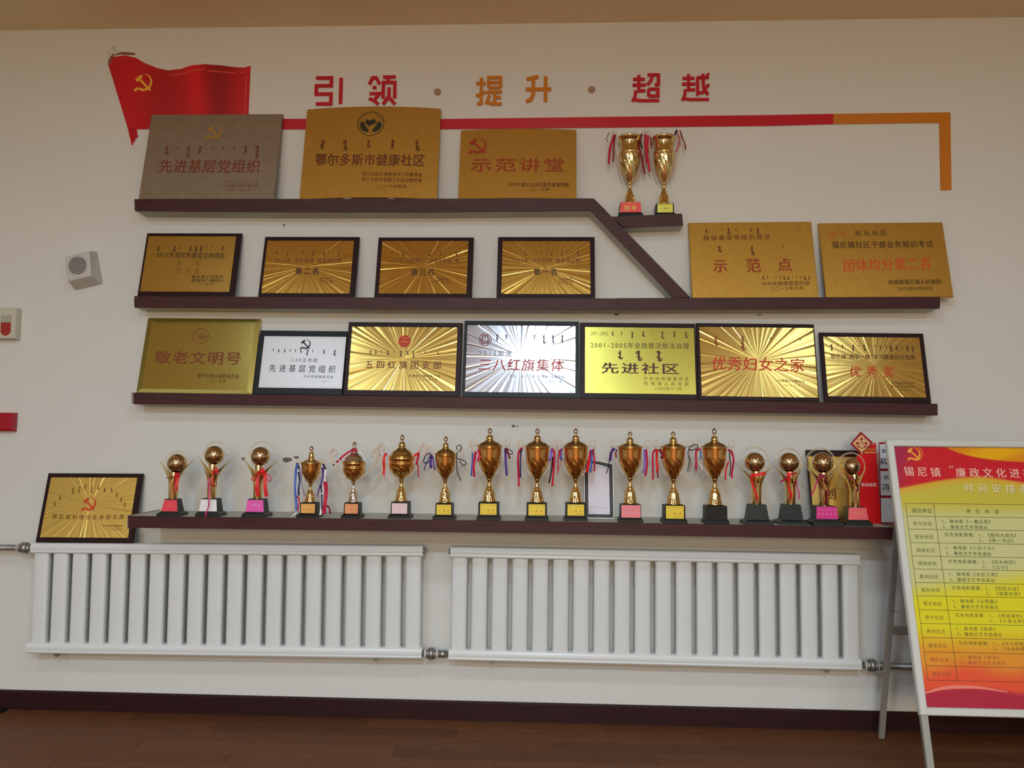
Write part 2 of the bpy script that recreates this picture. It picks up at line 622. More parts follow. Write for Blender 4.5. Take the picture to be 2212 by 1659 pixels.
def flag():
    o0 = P(232.6, 279, -.004)
    root = empty('flag_sign', Matrix.Translation((o0.x, -.004, o0.z)), 'red wall flag with a gold hammer and sickle at the upper left of the wall', 'flag')
    nx, nz = 110, 50
    vs, cols, fs = [], [], []
    for j in range(nz+1):
        v = j/nz
        for i in range(nx+1):
            u = i/nx
            # left edge slants, right edge nearly upright
            xt = 232.6+(541-232.6)*u
            yt = interp(FT, xt)
            yb = 279
            y = yt+(yb-yt)*v
            xl = 233+(276.5-233)*((y-137)/(279-137))
            xr = 541-6*v
            x = max(xt-6*v*u, xl) if y > 137 else xt
            x = xl+(xr-xl)*u if y > 137 else xt
            p = P(x, y, -.004)
            vs.append((p.x-o0.x, 0, p.z-o0.z))
            # printed folds
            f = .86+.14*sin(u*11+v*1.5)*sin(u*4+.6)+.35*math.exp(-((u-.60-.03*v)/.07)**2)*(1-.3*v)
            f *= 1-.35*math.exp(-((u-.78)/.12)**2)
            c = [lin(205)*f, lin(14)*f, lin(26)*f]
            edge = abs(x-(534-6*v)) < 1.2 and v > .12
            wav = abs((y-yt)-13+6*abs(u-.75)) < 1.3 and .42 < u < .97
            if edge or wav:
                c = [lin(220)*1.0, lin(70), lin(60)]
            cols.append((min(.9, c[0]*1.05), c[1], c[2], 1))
    for j in range(nz):
        for i in range(nx):
            a = j*(nx+1)+i
            fs.append((a, a+nx+1, a+nx+2, a+1))
    sh = color_mesh('flag_sheet', vs, fs, cols, root, .45)
    sh.modifiers.new('thickness', 'SOLIDIFY').thickness = .003
    sh.modifiers['thickness'].offset = -1
    b = MB()
    tail = [(276, 278.5), (295, 278.5), (297.5, 296), (291, 301), (292.5, 305.5), (287, 306.5), (288, 311), (284.5, 314)]
    b.poly2([(P(x, y, -.004).x-o0.x, P(x, y, -.004).z-o0.z) for x, y in tail], 0, .003)
    mk('flag_tail', b, REDAC, root)
    b = MB()
    c = P(309, 178, -.005)
    party2(b, c.x-o0.x, c.z-o0.z, 43*4.2/FPX, -.0012)
    mk('emblem', b, mat('flag_gold', obs(235, 160, 50, 1.3), .4), root, 'gold hammer and sickle')
    b = MB()
    for q in ([(243, 119), (262, 112), (290, 114), (293, 118), (275, 118.5), (262, 117)], [(233, 133), (239, 121), (246, 119), (243, 126), (240, 136), (235, 141)]):
        b.poly2([(P(x, y, -.004).x-o0.x, P(x, y, -.004).z-o0.z) for x, y in q], -.0008, .002)
    mk('torn_edge', b, mat('torn_backing', (.30, .10, .08, 1), .8), root, 'torn brown and pale backing at the top corner')
    b = MB()
    rnd = random.Random(3)
    for k in range(26):
        x, y = 231+22*rnd.random(), 98+30*rnd.random()
        p = P(x, y, -.004)
        b.strip([(p.x-o0.x, p.z-o0.z), (p.x-o0.x+.004*(rnd.random()-.5), p.z-o0.z+.012)], .0018, .002)
    tag(mk('glue_residue', b, mat('glue_grey', (.42, .39, .31, 1), .9), root), kind='stuff')


flag()

# ------------------------------------------------------------------ shelves
D1 = .13
D4 = .335


class Shelf:
    def __init__(s, px_top, d):
        s.pts = [P(x, y, -d) for x, y in px_top]
        s.d = d

    def z(s, X):
        p = s.pts
        for a, c in zip(p, p[1:]):
            if X <= c.x or c is p[-1]:
                return a.z+(c.z-a.z)*(X-a.x)/(c.x-a.x)


def board(name, front_px, d, label, cap=None, joint=None, depth0=0.0):
    """front_px: outline of the front face; brown face strip, grey laminate body"""
    c = P(front_px[0][0], front_px[0][1], -d)
    root = empty(name, Matrix.Translation((c.x, 0, c.z)), label, 'shelf')
    q = [P(x, y, -d) for x, y in front_px]
    q = [(p.x-c.x, p.z-c.z) for p in q]
    A = sum(q[i][0]*q[(i+1) % len(q)][1]-q[(i+1) % len(q)][0]*q[i][1] for i in range(len(q)))
    if A < 0:
        q = q[::-1]
    b = MB(); b.poly2(q, -d, .018)
    mk('face_strip', b, WOODD, root, 'dark red-brown front edge')
    b = MB(); b.poly2(q, -d+.0182, d-.0187)
    mk('shelf_board', b, LAMG, root, 'grey laminate body')
    return root


board('wall_shelf', [(290, 430), (620, 429.5), (1282.4, 428.4), (1308, 453.5), (930, 457), (620, 457), (291, 455)], D1, 'long top wall shelf holding the three big plain metal plaques')
board('wall_shelf', [(1276, 454.5), (1307.8, 454), (1491, 641.8), (1455, 642.6)], D1-.002, 'slanting brown board joining the top shelf to the second shelf')
board('wall_shelf', [(1321.5, 468.2), (1473.2, 461.3), (1476, 486), (1347.5, 490.2)], D1-.004, 'short wall shelf under the two open trophy cups')
board('wall_shelf', [(290, 639.7), (800, 642.5), (1333, 644.6), (1333, 668.6), (800, 667.3), (290, 664)], D1, 'left length of the second wall shelf, under four small framed plaques')
board('wall_shelf', [(1333.4, 644), (1690, 642.5), (2030.6, 641.3), (2030.6, 666), (1690, 667.6), (1333.4, 668.8)], D1, 'right length of the second wall shelf, under the two bare brass plaques')
s3 = board('wall_shelf', [(288.5, 848.2), (800, 855.3), (1240, 860.6), (2025.5, 872.2), (2025.5, 897.5), (1240, 886.6), (800, 879.2), (288.5, 873)], D1, 'third wall shelf, holding the row of seven plaques')
s4 = board('wall_shelf', [(276.6, 1115), (700, 1119.9), (1240, 1127.6), (1340, 1129.4), (1930.5, 1139.6), (1930, 1166), (1240, 1154), (700, 1145.5), (276.6, 1140)], D4, 'deep bottom wall shelf crowded with trophies')
b = MB()
c0 = s3.location
q = [P(x, y, -D1) for x, y in ((284, 847.5), (288.3, 848), (288.3, 872.8), (284, 872.3))]
b.poly2([(p.x-c0.x, p.z-c0.z) for p in q], -D1, D1-.001)
mk('end_cap', b, mat('pale_end_cap', (.32, .27, .24, 1), .6), s3, 'pale unpainted end')
q = [P(x, y, -D4) for x, y in ((274.5, 1113), (276.4, 1113), (276.4, 1143), (274.5, 1142))]
b = MB()
c0 = s4.location
b.poly2([(p.x-c0.x, p.z-c0.z) for p in q], -D4+.001, D4-.003)
mk('end_cap', b, mat('beige_end_cap', (.36, .25, .2, 1), .6), s4, 'pale end edge')

SH1 = Shelf([(290, 430), (620, 429.5), (1282.4, 428.4)], D1)
SH1B = Shelf([(1321.5, 468.2), (1473.2, 461.3)], D1-.004)
SH2 = Shelf([(290, 639.7), (800, 642.5), (1333, 644.3), (1690, 642.5), (2030.6, 641.3)], D1)
SH3 = Shelf([(288.5, 848.2), (800, 855.3), (1240, 860.6), (2025.5, 872.2)], D1)
SH4 = Shelf([(276.6, 1115), (700, 1119.9), (1240, 1127.6), (1340, 1129.4), (1930.5, 1139.6)], D4)

# ------------------------------------------------------------------ radiators
HD = .128


def radiator(tl, tr, bl, br, gap0, gapn, label, vents, feet):
    """tl,tr: top edge of the upper header; bl,br: lower edge of the bottom header (front faces)"""
    a, b_, c, d = P(*tl, -HD), P(*tr, -HD), P(*bl, -HD), P(*br, -HD)
    slope = math.atan2(b_.z-a.z, b_.x-a.x)*.5+math.atan2(d.z-c.z, d.x-c.x)*.5
    L = (b_-a).length*.5+(d-c).length*.5
    H = ((a.z-c.z)+(b_.z-d.z))/2
    xm = (a.x+b_.x+c.x+d.x)/4
    zm = (c.z+d.z)/2
    M = Matrix.Translation((xm, 0, zm)) @ Matrix.Rotation(-slope, 4, 'Y')
    root = empty('radiator', M, label, 'radiator', 'white panel radiators')
    hh = .0535
    prof = [(-.060, 0), (-.116, 0), (-.124, .0035), (-.1275, .010), (-.1255, .017), (-.1275, .024), (-.128, .036), (-.1235, .041), (-.121, .0475), (-.112, .0535), (-.060, .0535)]

    def header(z):
        mb = MB()
        n = len(prof)
        vs = [(x, y, z+q) for x in (-L/2, L/2) for (y, q) in prof]
        mb.add(vs, [(i, i+n, (i+1) % n+n, (i+1) % n) for i in range(n)])
        mb.add(vs, [tuple(range(n)), tuple(range(2*n-1, n-1, -1))])
        o = mk('header', mb, RADW, root, fixn=True)
        bv = o.modifiers.new('soft', 'BEVEL')
        bv.width = .002
        bv.segments = 2
        return o
    header(0)
    header(H-hh)
    g0 = P(gap0[0], gap0[1], -.112).x-xm
    gn = P(gapn[0], gapn[1], -.112).x-xm
    pitch = (gn-g0)/18
    w = pitch*.5*.785
    prof2 = []
    for i in range(17):
        t = -pi/2+pi*i/16
        prof2.append((w*math.copysign(abs(sin(t))**.66, sin(t)), -.088-.027*abs(cos(t))**.5))
    prof2 += [(w*.93, -.064), (-w*.93, -.064)]
    me = None
    for i in range(20):
        if me is None:
            mb = MB()
            n = len(prof2)
            z0, z1 = hh-.004, H-hh+.004
            vs = [(x, y, z) for z in (z0, z1) for (x, y) in prof2]
            mb.add(vs, [(k, (k+1) % n, (k+1) % n+n, k+n) for k in range(n)], True)
            o = mk('column', mb, RADW, root, fixn=True)
            me = o.data
        else:
            o = bpy.data.objects.new('column', me)
            COL.objects.link(o)
            o.parent = root
        o.location = (g0-pitch/2+pitch*i, 0, 0)
    for sgn in vents:
        mb = MB()
        pts = [(sgn*(L/2-.002), -.095, H-hh/2), (sgn*(L/2+.006), -.095, H-hh/2)]
        mb.tube(pts, .018, 6)
        mb.tube([(sgn*(L/2+.005), -.095, H-hh/2), (sgn*(L/2+.012), -.095, H-hh/2)], [.011, .009], 10)
        mk('vent_plug', mb, STEEL, root, 'steel vent plug')
    for fx in feet:
        p = P(fx[0], fx[1], -.10)
        mb = MB()
        mb.box(p.x-xm-.011, p.x-xm+.011, -.115, -.02, -.010, 0)
        mb.box(p.x-xm-.006, p.x-xm+.006, -.11, -.085, -.017, -.009)
        mk('wall_bracket', mb, STEEL, root)
    for fx in (-.8, .8):
        mb = MB()
        mb.box(fx-.01, fx+.01, -.072, 0, H-hh+.012, H-hh+.03)
        mk('wall_bracket', mb, STEEL, root)
    return root, M, H


rad_l, RM, RH = radiator((67, 1173), (915, 1180.5), (53.7, 1413), (910, 1424.5), (110.4, 1197), (873, 1205),
                         'left white column radiator, with a small framed plaque standing on its left end', (1,), [(124, 1417), (812, 1427)])
radiator((972.3, 1181.6), (1857, 1199.4), (967.8, 1428), (1863, 1449.4), (1014, 1205), (1815, 1222),
         'right white column radiator, beside the sign stand', (-1, 1), [(1062, 1432), (1786, 1451)])


def pipe_piece(mb, x0, x1, y, r0, r1=None, n=16, Y=-.095):
    a, b_ = P(x0, y[0], Y), P(x1, y[1], Y)
    k = (Y-CAM.y)/FPX
    mb.tube([a, b_], [r0*k, (r1 or r0)*k], n)


def pipe_thing(name, label, cat, pieces):
    o0 = P(pieces[0][1], pieces[0][3][0], -.095)
    root = empty(name, Matrix.Translation(o0), label, cat)
    for (nm, x0, x1, y, r0, r1, n, m) in pieces:
        mb = MB()
        pipe_piece(mb, x0, x1, y, r0, r1, n)
        mb.v = [(v[0]-o0.x, v[1]-o0.y, v[2]-o0.z) for v in mb.v]
        mk(nm, mb, m, root)
    return root


WHT = mat('thread_tape', (.7, .68, .64, 1), .6)
pipe_thing('heating_pipe', 'bare steel heating pipe entering the left radiator from the left edge', 'pipe',
           [('pipe', -260, 42, (1181, 1183.3), 6.6, None, 16, STEEL), ('tape_ring', 38, 42, (1183.3, 1183.4), 7.6, None, 16, WHT),
            ('union_nut', 41.5, 48, (1183.4, 1183.5), 9, 12.2, 6, STEEL), ('union_nut', 48, 60, (1183.5, 1184), 12.5, 12.5, 6, STEEL), ('union_nut', 60, 66.5, (1184, 1184.4), 11, 8, 10, STEEL)])
pipe_thing('pipe_union', 'short steel pipe union joining the two radiators at their bottom headers', 'pipe fitting',
           [('pipe', 910.5, 969, (1412, 1413), 6.2, None, 16, STEEL), ('tape_ring', 917, 921, (1412, 1412.1), 8.5, None, 16, WHT),
            ('union_nut', 921, 927, (1412.2, 1412.3), 9, 11.5, 8, STEEL), ('union_nut', 927, 937, (1412.3, 1412.5), 13, 13, 6, STEEL), ('union_nut', 937, 942, (1412.5, 1412.6), 11, 9, 8, STEEL),
            ('tape_ring', 942.5, 946, (1412.6, 1412.7), 8.5, None, 16, WHT), ('coupling', 948, 964, (1412.7, 1413), 8, 8, 16, STEEL)])
pipe_thing('heating_pipe', 'steel heating pipe leaving the right radiator behind the sign stand', 'pipe',
           [('pipe', 1864, 2260, (1437, 1449), 7.0, None, 16, STEEL), ('tape_ring', 1868, 1871, (1437.2, 1437.3), 9, None, 16, WHT), ('union_nut', 1871, 1878, (1437.3, 1437.5), 10, 12, 8, STEEL),
            ('union_nut', 1878, 1888, (1437.5, 1437.8), 13.5, 13.5, 6, STEEL), ('union_nut', 1888, 1894, (1437.8, 1438), 11.5, 10, 8, STEEL), ('tape_ring', 1894.5, 1897, (1438, 1438.1), 9, None, 16, WHT),
            ('coupling', 1898, 1908, (1438.1, 1438.4), 9, 9, 16, STEEL)])


# ------------------------------------------------------------------ plaques
class Plaque:
    def __init__(s, tl, tr, br, bl, zf, label, Yb=-.105, Yt=-.032, th=.014, name='award_plaque', cat='plaque', group=None):
        a, b_ = P(*bl, Yb), P(*br, Yb)
        a.z, b_.z = zf(a.x), zf(b_.x)
        c, d = P(*tl, Yt), P(*tr, Yt)
        xa = (b_-a).normalized()
        mb_, mt = (a+b_)/2, (c+d)/2
        v = mt-mb_
        sh = v.dot(xa)
        za = v-xa*sh
        s.H = za.length
        za.normalize()
        ya = za.cross(xa)
        s.W = ((b_-a).length+(d-c).length)/2
        o = mb_+xa*(sh*.5)
        o.z += th*abs(ya.z)+.0004
        s.M = Matrix(((xa.x, ya.x, za.x, o.x), (xa.y, ya.y, za.y, o.y), (xa.z, ya.z, za.z, o.z), (0, 0, 0, 1)))
        s.Mi = s.M.inverted()
        s.root = empty(name, s.M, label, cat, group)
        s.th = th
        s.fy = 0.0       # local y of the surface that carries the print
        s.plate = None

    def loc(s, px, py):
        o = s.Mi @ CAM
        d = (s.Mi.to_3x3() @ ray(px, py))
        t = (s.fy-o.y)/d.y
        p = o+d*t
        return (p.x, p.z)

    def board(s, m=None):
        b = MB()
        b.bar(-s.W/2, s.W/2, 0, s.th, 0, s.H, .0018)
        mk('backing_board', b, m or BOARD, s.root)

    def rect(s, tl, tr, br, bl):
        a, b_, c, d = s.loc(*tl), s.loc(*tr), s.loc(*br), s.loc(*bl)
        x0, x1 = (a[0]+d[0])/2, (b_[0]+c[0])/2
        z0, z1 = (c[1]+d[1])/2, (a[1]+b_[1])/2
        m = .003
        return max(x0, -s.W/2+m), min(x1, s.W/2-m), max(z0, m), min(z1, s.H-m)

    def flat_plate(s, q, m, t=.0015):
        x0, x1, z0, z1 = s.rect(*q)
        b = MB()
        b.bar(x0, x1, -t, -.0001, z0, z1, .0007)
        s.plate = mk('metal_plate', b, m, s.root)
        s.fy = -t-.0006
        s.r = (x0, x1, z0, z1)

    def sun_plate(s, q, cpx, m, n=90, amp=.0011, seed=1, jag=.3):
        x0, x1, z0, z1 = s.rect(*q)
        cx, cz = s.loc(*cpx)
        rnd = random.Random(seed)
        items = []      # (angle, height)
        nr = int(n*.26)
        for k in range(nr):
            a0 = 2*pi*k/nr
            c_ = a0+2*pi/nr*(.25+.5*rnd.random())
            w_ = .008+.016*rnd.random()
            hh_ = amp*.30*(.6+.8*rnd.random())*(1 if rnd.random() < .75 else -1)
            items += [(c_-w_, 0), (c_, hh_*w_/.012), (c_+w_, 0)]
        items.sort()
        full = []
        for (x_, h_), (y_, g_) in zip(items, items[1:]+[(items[0][0]+2*pi, 0)]):
            full.append((x_, h_))
            if y_-x_ > .05:
                m_ = int((y_-x_)/.06)+1
                for q_ in range(1, m_):
                    full.append((x_+(y_-x_)*(q_+.4*(rnd.random()-.5))/m_, amp*.22*(rnd.random()*2-1)))
        full = [(a_ % (2*pi), h_) for a_, h_ in full]
        cor = [math.atan2(z-cz, x-cx) % (2*pi) for x in (x0, x1) for z in (z0, z1)]
        full = sorted([q_ for q_ in full if all(abs(q_[0]-c_) > .004 for c_ in cor)]+[(c_, 0) for c_ in cor])
        an = [q_[0] for q_ in full]
        hv = [q_[1] for q_ in full]
        base = -.0022
        ring, hts = [], []
        for a, hq in zip(an, hv):
            dx, dz = cos(a), sin(a)
            ts = []
            if dx > 1e-9: ts.append((x1-cx)/dx)
            if dx < -1e-9: ts.append((x0-cx)/dx)
            if dz > 1e-9: ts.append((z1-cz)/dz)
            if dz < -1e-9: ts.append((z0-cz)/dz)
            k = min(ts)
            h = -hq*(k/.15)
            ring.append((cx+dx*k, cz+dz*k))
            hts.append(h)
        b = MB()
        N = len(ring)
        vs = [(cx, base, cz)]
        vs += [(p[0], base+h, p[1]) for p, h in zip(ring, hts)]
        vs += [(p[0], -.0001, p[1]) for p in ring]
        fs = []
        for i in range(N):
            j = (i+1) % N
            fs.append((0, 1+i, 1+j))
            fs.append((1+i, 1+N+i, 1+N+j, 1+j))
        b.add(vs, fs)
        s.plate = mk('metal_plate', b, m, s.root)
        s.fy = base-amp*.9-.0004
        s.r = (x0, x1, z0, z1)

    def text(s, t, xl, xr, y, h, c, yr=None, bold=0.0, aspect=1.0, slant=0.0, arc=0.0, name='lettering', label=None, mtl=None):
        yr = y if yr is None else yr
        xm, ym = (xl+xr)/2, (y+yr)/2
        a, b_ = s.loc(xl, y), s.loc(xr, yr)
        h1, h2 = s.loc(xm, ym-h/2), s.loc(xm, ym+h/2)
        hh = abs(h1[1]-h2[1])*1.05
        mb = MB()
        text2(mb, t, a, b_, hh, s.fy, bold, aspect, slant, arc)
        fixup(mb)
        return mk(name, mb, mtl or ink(*c), s.plate or s.root, label)

    def mong(s, xs, y, h, c, seed=0, w=None, hs=None, yr=None):
        n = len(xs)
        yr = y if yr is None else yr
        for i, x in enumerate(xs):
            mb = MB()
            f = hs[i % len(hs)] if hs else 1
            yy = y+(yr-y)*(i/max(1, n-1))
            k = s.loc(x, yy-h/2)[1]-s.loc(x, yy+h/2)[1]
            p = s.loc(x, yy-h/2+h*f/2)
            mong2(mb, p[0], p[1], k*f, s.fy, seed*31+i, w*k/h if w else None)
            mk('script_word', mb, ink(*c), s.plate or s.root)

    def emblem(s, kind, x, y, size, c, mtl=None):
        p = s.loc(x, y)
        k = (s.loc(x, y-5)[1]-s.loc(x, y+5)[1])/10
        R_ = size*k
        mb = MB()
        Y = s.fy
        if kind == 'party':
            party2(mb, p[0], p[1], R_, Y)
        elif kind == 'health':
            mb.ring2(p[0], p[1], R_*.49, R_*.03, Y)
            for sg in (-1, 1):
                pts, ws = [], []
                for i in range(13):
                    a = -pi/2+sg*(.25+i/12*1.6)
                    pts.append((p[0]+R_*.31*cos(a), p[1]+R_*.31*sin(a)))
                    ws.append(R_*(.19*sin(pi*(i+1.5)/15)+.03))
                mb.strip(pts, ws, Y)
            mb.poly2([(p[0]-R_*.22, p[1]+R_*.06), (p[0]-R_*.05, p[1]-R_*.12), (p[0]+R_*.06, p[1]-R_*.03), (p[0]+R_*.22, p[1]+R_*.04), (p[0]+R_*.12, p[1]+R_*.2), (p[0]-R_*.06, p[1]+R_*.12), (p[0]-R_*.14, p[1]+R_*.2)], Y)
            rnd = random.Random(2)
            for i in range(16):
                a = -.2+i*.22
                mb.disc(p[0]+R_*.42*cos(a), p[1]+R_*.42*sin(a), R_*.018, Y, 0, 5)
        elif kind == 'elder':
            mb.ring2(p[0], p[1], R_*.47, R_*.055, Y)
            mb.disc(p[0]+R_*.02, p[1]+R_*.24, R_*.05, Y, 0, 10)
            mb.strip([(p[0]-R_*.32, p[1]+R_*.16), (p[0]-R_*.25, p[1]-R_*.02), (p[0]-R_*.05, p[1]+R_*.02)], [R_*.03, R_*.07, R_*.05], Y)
            mb.strip([(p[0]-R_*.02, p[1]+R_*.18), (p[0]+R_*.02, p[1]-R_*.05), (p[0]-R_*.12, p[1]-R_*.28)], [R_*.05, R_*.14, R_*.06], Y)
            mb.strip([(p[0]+R_*.10, p[1]+R_*.14), (p[0]+R_*.2, p[1]+R_*.0), (p[0]+R_*.03, p[1]-R_*.22)], [R_*.03, R_*.06, R_*.03], Y)
            mb.strip([(p[0]+R_*.33, p[1]+R_*.12), (p[0]+R_*.3, p[1]-R_*.1), (p[0]+R_*.12, p[1]-R_*.24)], [R_*.03, R_*.06, R_*.03], Y)
        elif kind == 'women':
            mb.ring2(p[0], p[1], R_*.46, R_*.05, Y)
            for q in range(3):
                a = pi/2+q*2*pi/3
                ca, sa = cos(a-pi/2), sin(a-pi/2)
                for seg in ([(-.19, .10), (-.19, .27), (-.10, .33), (0, .27), (0, .10)], [(0, .27), (.10, .33), (.19, .27), (.19, .10)]):
                    mb.strip([(p[0]+R_*(u*ca-v*sa), p[1]+R_*(u*sa+v*ca)) for u, v in seg], R_*.075, Y)
        elif kind == 'youth':
            mb.disc(p[0], p[1], R_*.5, Y)
        o = mk('emblem', mb, mtl or ink(*c), s.plate or s.root)
        if kind == 'youth':
            mb = MB()
            mb.strip([(p[0]-R_*.3, p[1]-R_*.08), (p[0]-R_*.05, p[1]-R_*.03), (p[0]+R_*.35, p[1]-R_*.08)], R_*.06, Y-.0003)
            mb.strip([(p[0]-R_*.22, p[1]+R_*.36), (p[0]+R_*.05, p[1]+R_*.22), (p[0]+R_*.25, p[1]+R_*.3)], R_*.05, Y-.0003)
            mk('emblem', mb, ink(215, 140, 50), s.plate)
        return o


def curved_plate(s, m, rise, bulge=.0, depth=.014, lift=0.0):
    """bare metal plate with folded rim; top edge arched by rise, plate bowed forward by bulge"""
    n = 24
    b = MB()
    fr, bk = [], []
    for j in range(9):
        v = j/8
        for i in range(n+1):
            u = i/n*2-1
            arch = (1-u*u)
            x = u*s.W/2
            z = lift*arch*(1-v)+v*(s.H-rise+rise*arch)+(0)
            y = -bulge*arch
            fr.append((x, y, z))
    m_ = n+1
    b.add(fr, [(j*m_+i, j*m_+i+1, (j+1)*m_+i+1, (j+1)*m_+i) for j in range(8) for i in range(n)], bulge > 0)
    # rim
    loop = [fr[i] for i in range(n+1)]+[fr[j*m_+n] for j in range(1, 9)]+[fr[8*m_+i] for i in range(n-1, -1, -1)]+[fr[j*m_] for j in range(7, 0, -1)]
    L = len(loop)
    b.add(loop+[(p[0], p[1]+depth, p[2]) for p in loop], [(i, i+L, (i+1) % L+L, (i+1) % L) for i in range(L)])
    s.plate = mk('metal_plate', b, m, s.root)
    s.fy = -bulge-.0008


# ---- top shelf
p = Plaque((328, 248), (612, 248), (590, 430), (298, 431), SH1.z, 'grey bronze metal plaque at the left end of the top shelf, overlapping the flag', Yb=-.118, Yt=-.022)
b = MB(); b.bar(-p.W/2, p.W/2, 0, .014, 0, p.H, .002); p.plate = mk('metal_plate', b, BRONZE, p.root); p.fy = -.0008
p.emblem('party', 462, 285, 30, (150, 112, 50))
p.mong([360, 407, 432, 531, 556], 326, 22, (105, 62, 42), 1, w=3.4, hs=[.8, 1.1, .7, .7, 1.25])
p.mong([385, 460, 483, 506], 320, 7, (105, 62, 42), 2, w=2.2)
p.text('先进基层党组织', 343, 563, 359, 29, (110, 42, 26), bold=.012)
p.mong([487, 495, 505, 515, 523, 532, 540, 548, 556], 393, 5, (105, 70, 45), 3, w=1)
p.text('中共鄂尔多斯市委员会', 485, 557, 401.5, 7, (105, 62, 40))
p.text('二〇一一年七月', 485, 542, 411, 6.5, (105, 62, 40))

p = Plaque((661, 231), (951, 234), (945, 430), (650, 431), SH1.z, 'large arched gold plaque with a round dark emblem, second on the top shelf', Yb=-.110, Yt=-.022)
curved_plate(p, BRASSD, .012, .006, .014, .008)
p.emblem('health', 801, 267, 52, (38, 40, 22))
p.mong([697, 746, 796, 848, 901], 313, 22, (95, 52, 12), 5, w=3.4, hs=[.8, 1, .7, .8, 1])
p.text('鄂尔多斯市健康社区', 680, 918, 344, 26, (88, 34, 12), yr=346, bold=.012)
p.text('鄂尔多斯市健康城市工作委员会', 782, 912, 375.5, 9, (95, 50, 12), yr=377)
p.text('鄂尔多斯市爱国卫生运动委员会', 781, 912, 387.5, 9, (95, 50, 12), yr=389)
p.text('二〇一六年四月', 812, 878, 402.5, 8.5, (95, 50, 12))
for x in (753, 846):
    q = P(x, 432, -.115)
    b = MB(); b.box(-.026 if x < 800 else -.016, .016, -.008, .004, 0, .003)
    o = mk('paper_wedge', b, PAPER)
    o.location = (q.x, -.118, SH1.z(q.x)+.0003)
    tag(o, ('longer white paper wedge under the left half of the arched gold plaque' if x < 800 else 'shorter white paper wedge under the right half of the arched gold plaque'), 'paper')

p = Plaque((995, 281), (1244, 279), (1246, 428), (990, 430), SH1.z, 'gold plaque with a red emblem at its corner, rightmost on the top shelf', Yb=-.108, Yt=-.022)
curved_plate(p, BRASSD, .007, .004, .014, .004)
p.emblem('party', 1031, 314, 36, (150, 50, 22))
p.text('示范讲堂', 1016, 1221, 356, 30, (140, 46, 18), bold=.012, aspect=1.35)
p.text('中共内蒙古自治区委员会宣传部', 1098, 1229, 398.5, 9, (85, 44, 10), bold=.01)
p.text('二〇一五年', 1144, 1187, 408.5, 8, (85, 44, 10))

# ---- second shelf, four framed
p = Plaque((316, 503), (520.5, 507), (507, 641), (298, 638.5), SH2.z, 'framed gold plaque without a sunburst, leftmost on the second shelf')
p.board()
p.flat_plate(((320, 509), (508.5, 512), (497, 632), (304, 629)), mat('brushed_amber_plate', (.72, .47, .11, 1), .3, 1, bump=.6, bscale=6))
xs = [342+i*11.6 for i in range(13)]
p.mong(xs, 537, 11, (58, 40, 12), 7, w=2.2, hs=[.9, .3, .25, 1, .5, .2, .9, 1, 1, .3, .4, .3, .8])
p.text('2015年度优秀基层文体团队', 337, 487, 550, 13, (58, 40, 12), yr=552.5, bold=.008)
p.mong([386, 427], 568, 12, (120, 82, 22), 8, w=2)
p.text('优秀奖', 378, 433, 584, 14, (135, 85, 22), yr=586)
p.text('锡尼镇人民政府', 414, 482, 598, 7, (52, 38, 12), bold=.01)
p.text('锡尼镇文化广电服务中心', 413, 483, 606, 7, (52, 38, 12), bold=.01)
p.text('2015年12月', 430, 462, 613.5, 6, (90, 62, 18))

TXT2 = [((572.5, 511.5), (776.8, 514), (765.4, 643.3), (557, 643), (578.6, 520), (765, 521), (755, 635.5), (565, 632), (665, 576),
         '2015年“欢乐杭锦”健身操比赛', 593, 738, 562, '第二名', 637, 690, 585.5, 691, 717, 601, 'framed amber sunburst plaque, second from the left on the second shelf', 3),
        ((817.5, 513.8), (1023.5, 514), (1018.7, 644.7), (808.4, 644.7), (825.6, 522), (1011, 520), (1008.4, 634), (818.7, 635), (916.7, 575),
         '2015年“迎新春杯”广场舞健身操比赛', 842, 992, 562, '第三名', 887, 939, 587.5, 941, 969, 602, 'framed amber sunburst plaque, third from the left on the second shelf', 9),
        ((1076, 513), (1285, 513), (1285, 644.7), (1072.4, 644.7), (1085.8, 521.4), (1275, 521.4), (1275, 635.3), (1083, 635.3), (1177.5, 579),
         '2015年“欢乐杭锦”健身操比赛', 1106, 1254, 562, '第一名', 1152, 1205, 587, 1208, 1236, 603, 'framed amber sunburst plaque on the second shelf, nearest the slanting board', 15)]
for t in TXT2:
    p = Plaque(t[0], t[1], t[2], t[3], SH2.z, t[20])
    p.board()
    p.sun_plate(t[4:8], t[8], SUNA, seed=t[21], n=80, amp=.0010)
    xs = [t[10]+6+i*(t[11]-t[10]-12)/12 for i in range(13)]
    p.mong(xs, t[12]-15, 10, (120, 74, 18), t[21], w=2, hs=[.5, .3, .9, .3, .4, .6, .4, 1, .4, .9, .5, .3, 1])
    p.text(t[9], t[10], t[11], t[12], 10.5, (118, 70, 18), yr=t[12]+1)
    p.text(t[13], t[14], t[15], t[16], 14.5, (70, 40, 14), bold=.02)
    for k, s_ in enumerate(('杭锦旗委宣传部', '杭锦旗文化广电局', '2015年7月')):
        p.text(s_, t[17]-(2 if k == 1 else 0), t[18]+(2 if k == 1 else 0), t[19]+k*5, 4, (105, 66, 18))

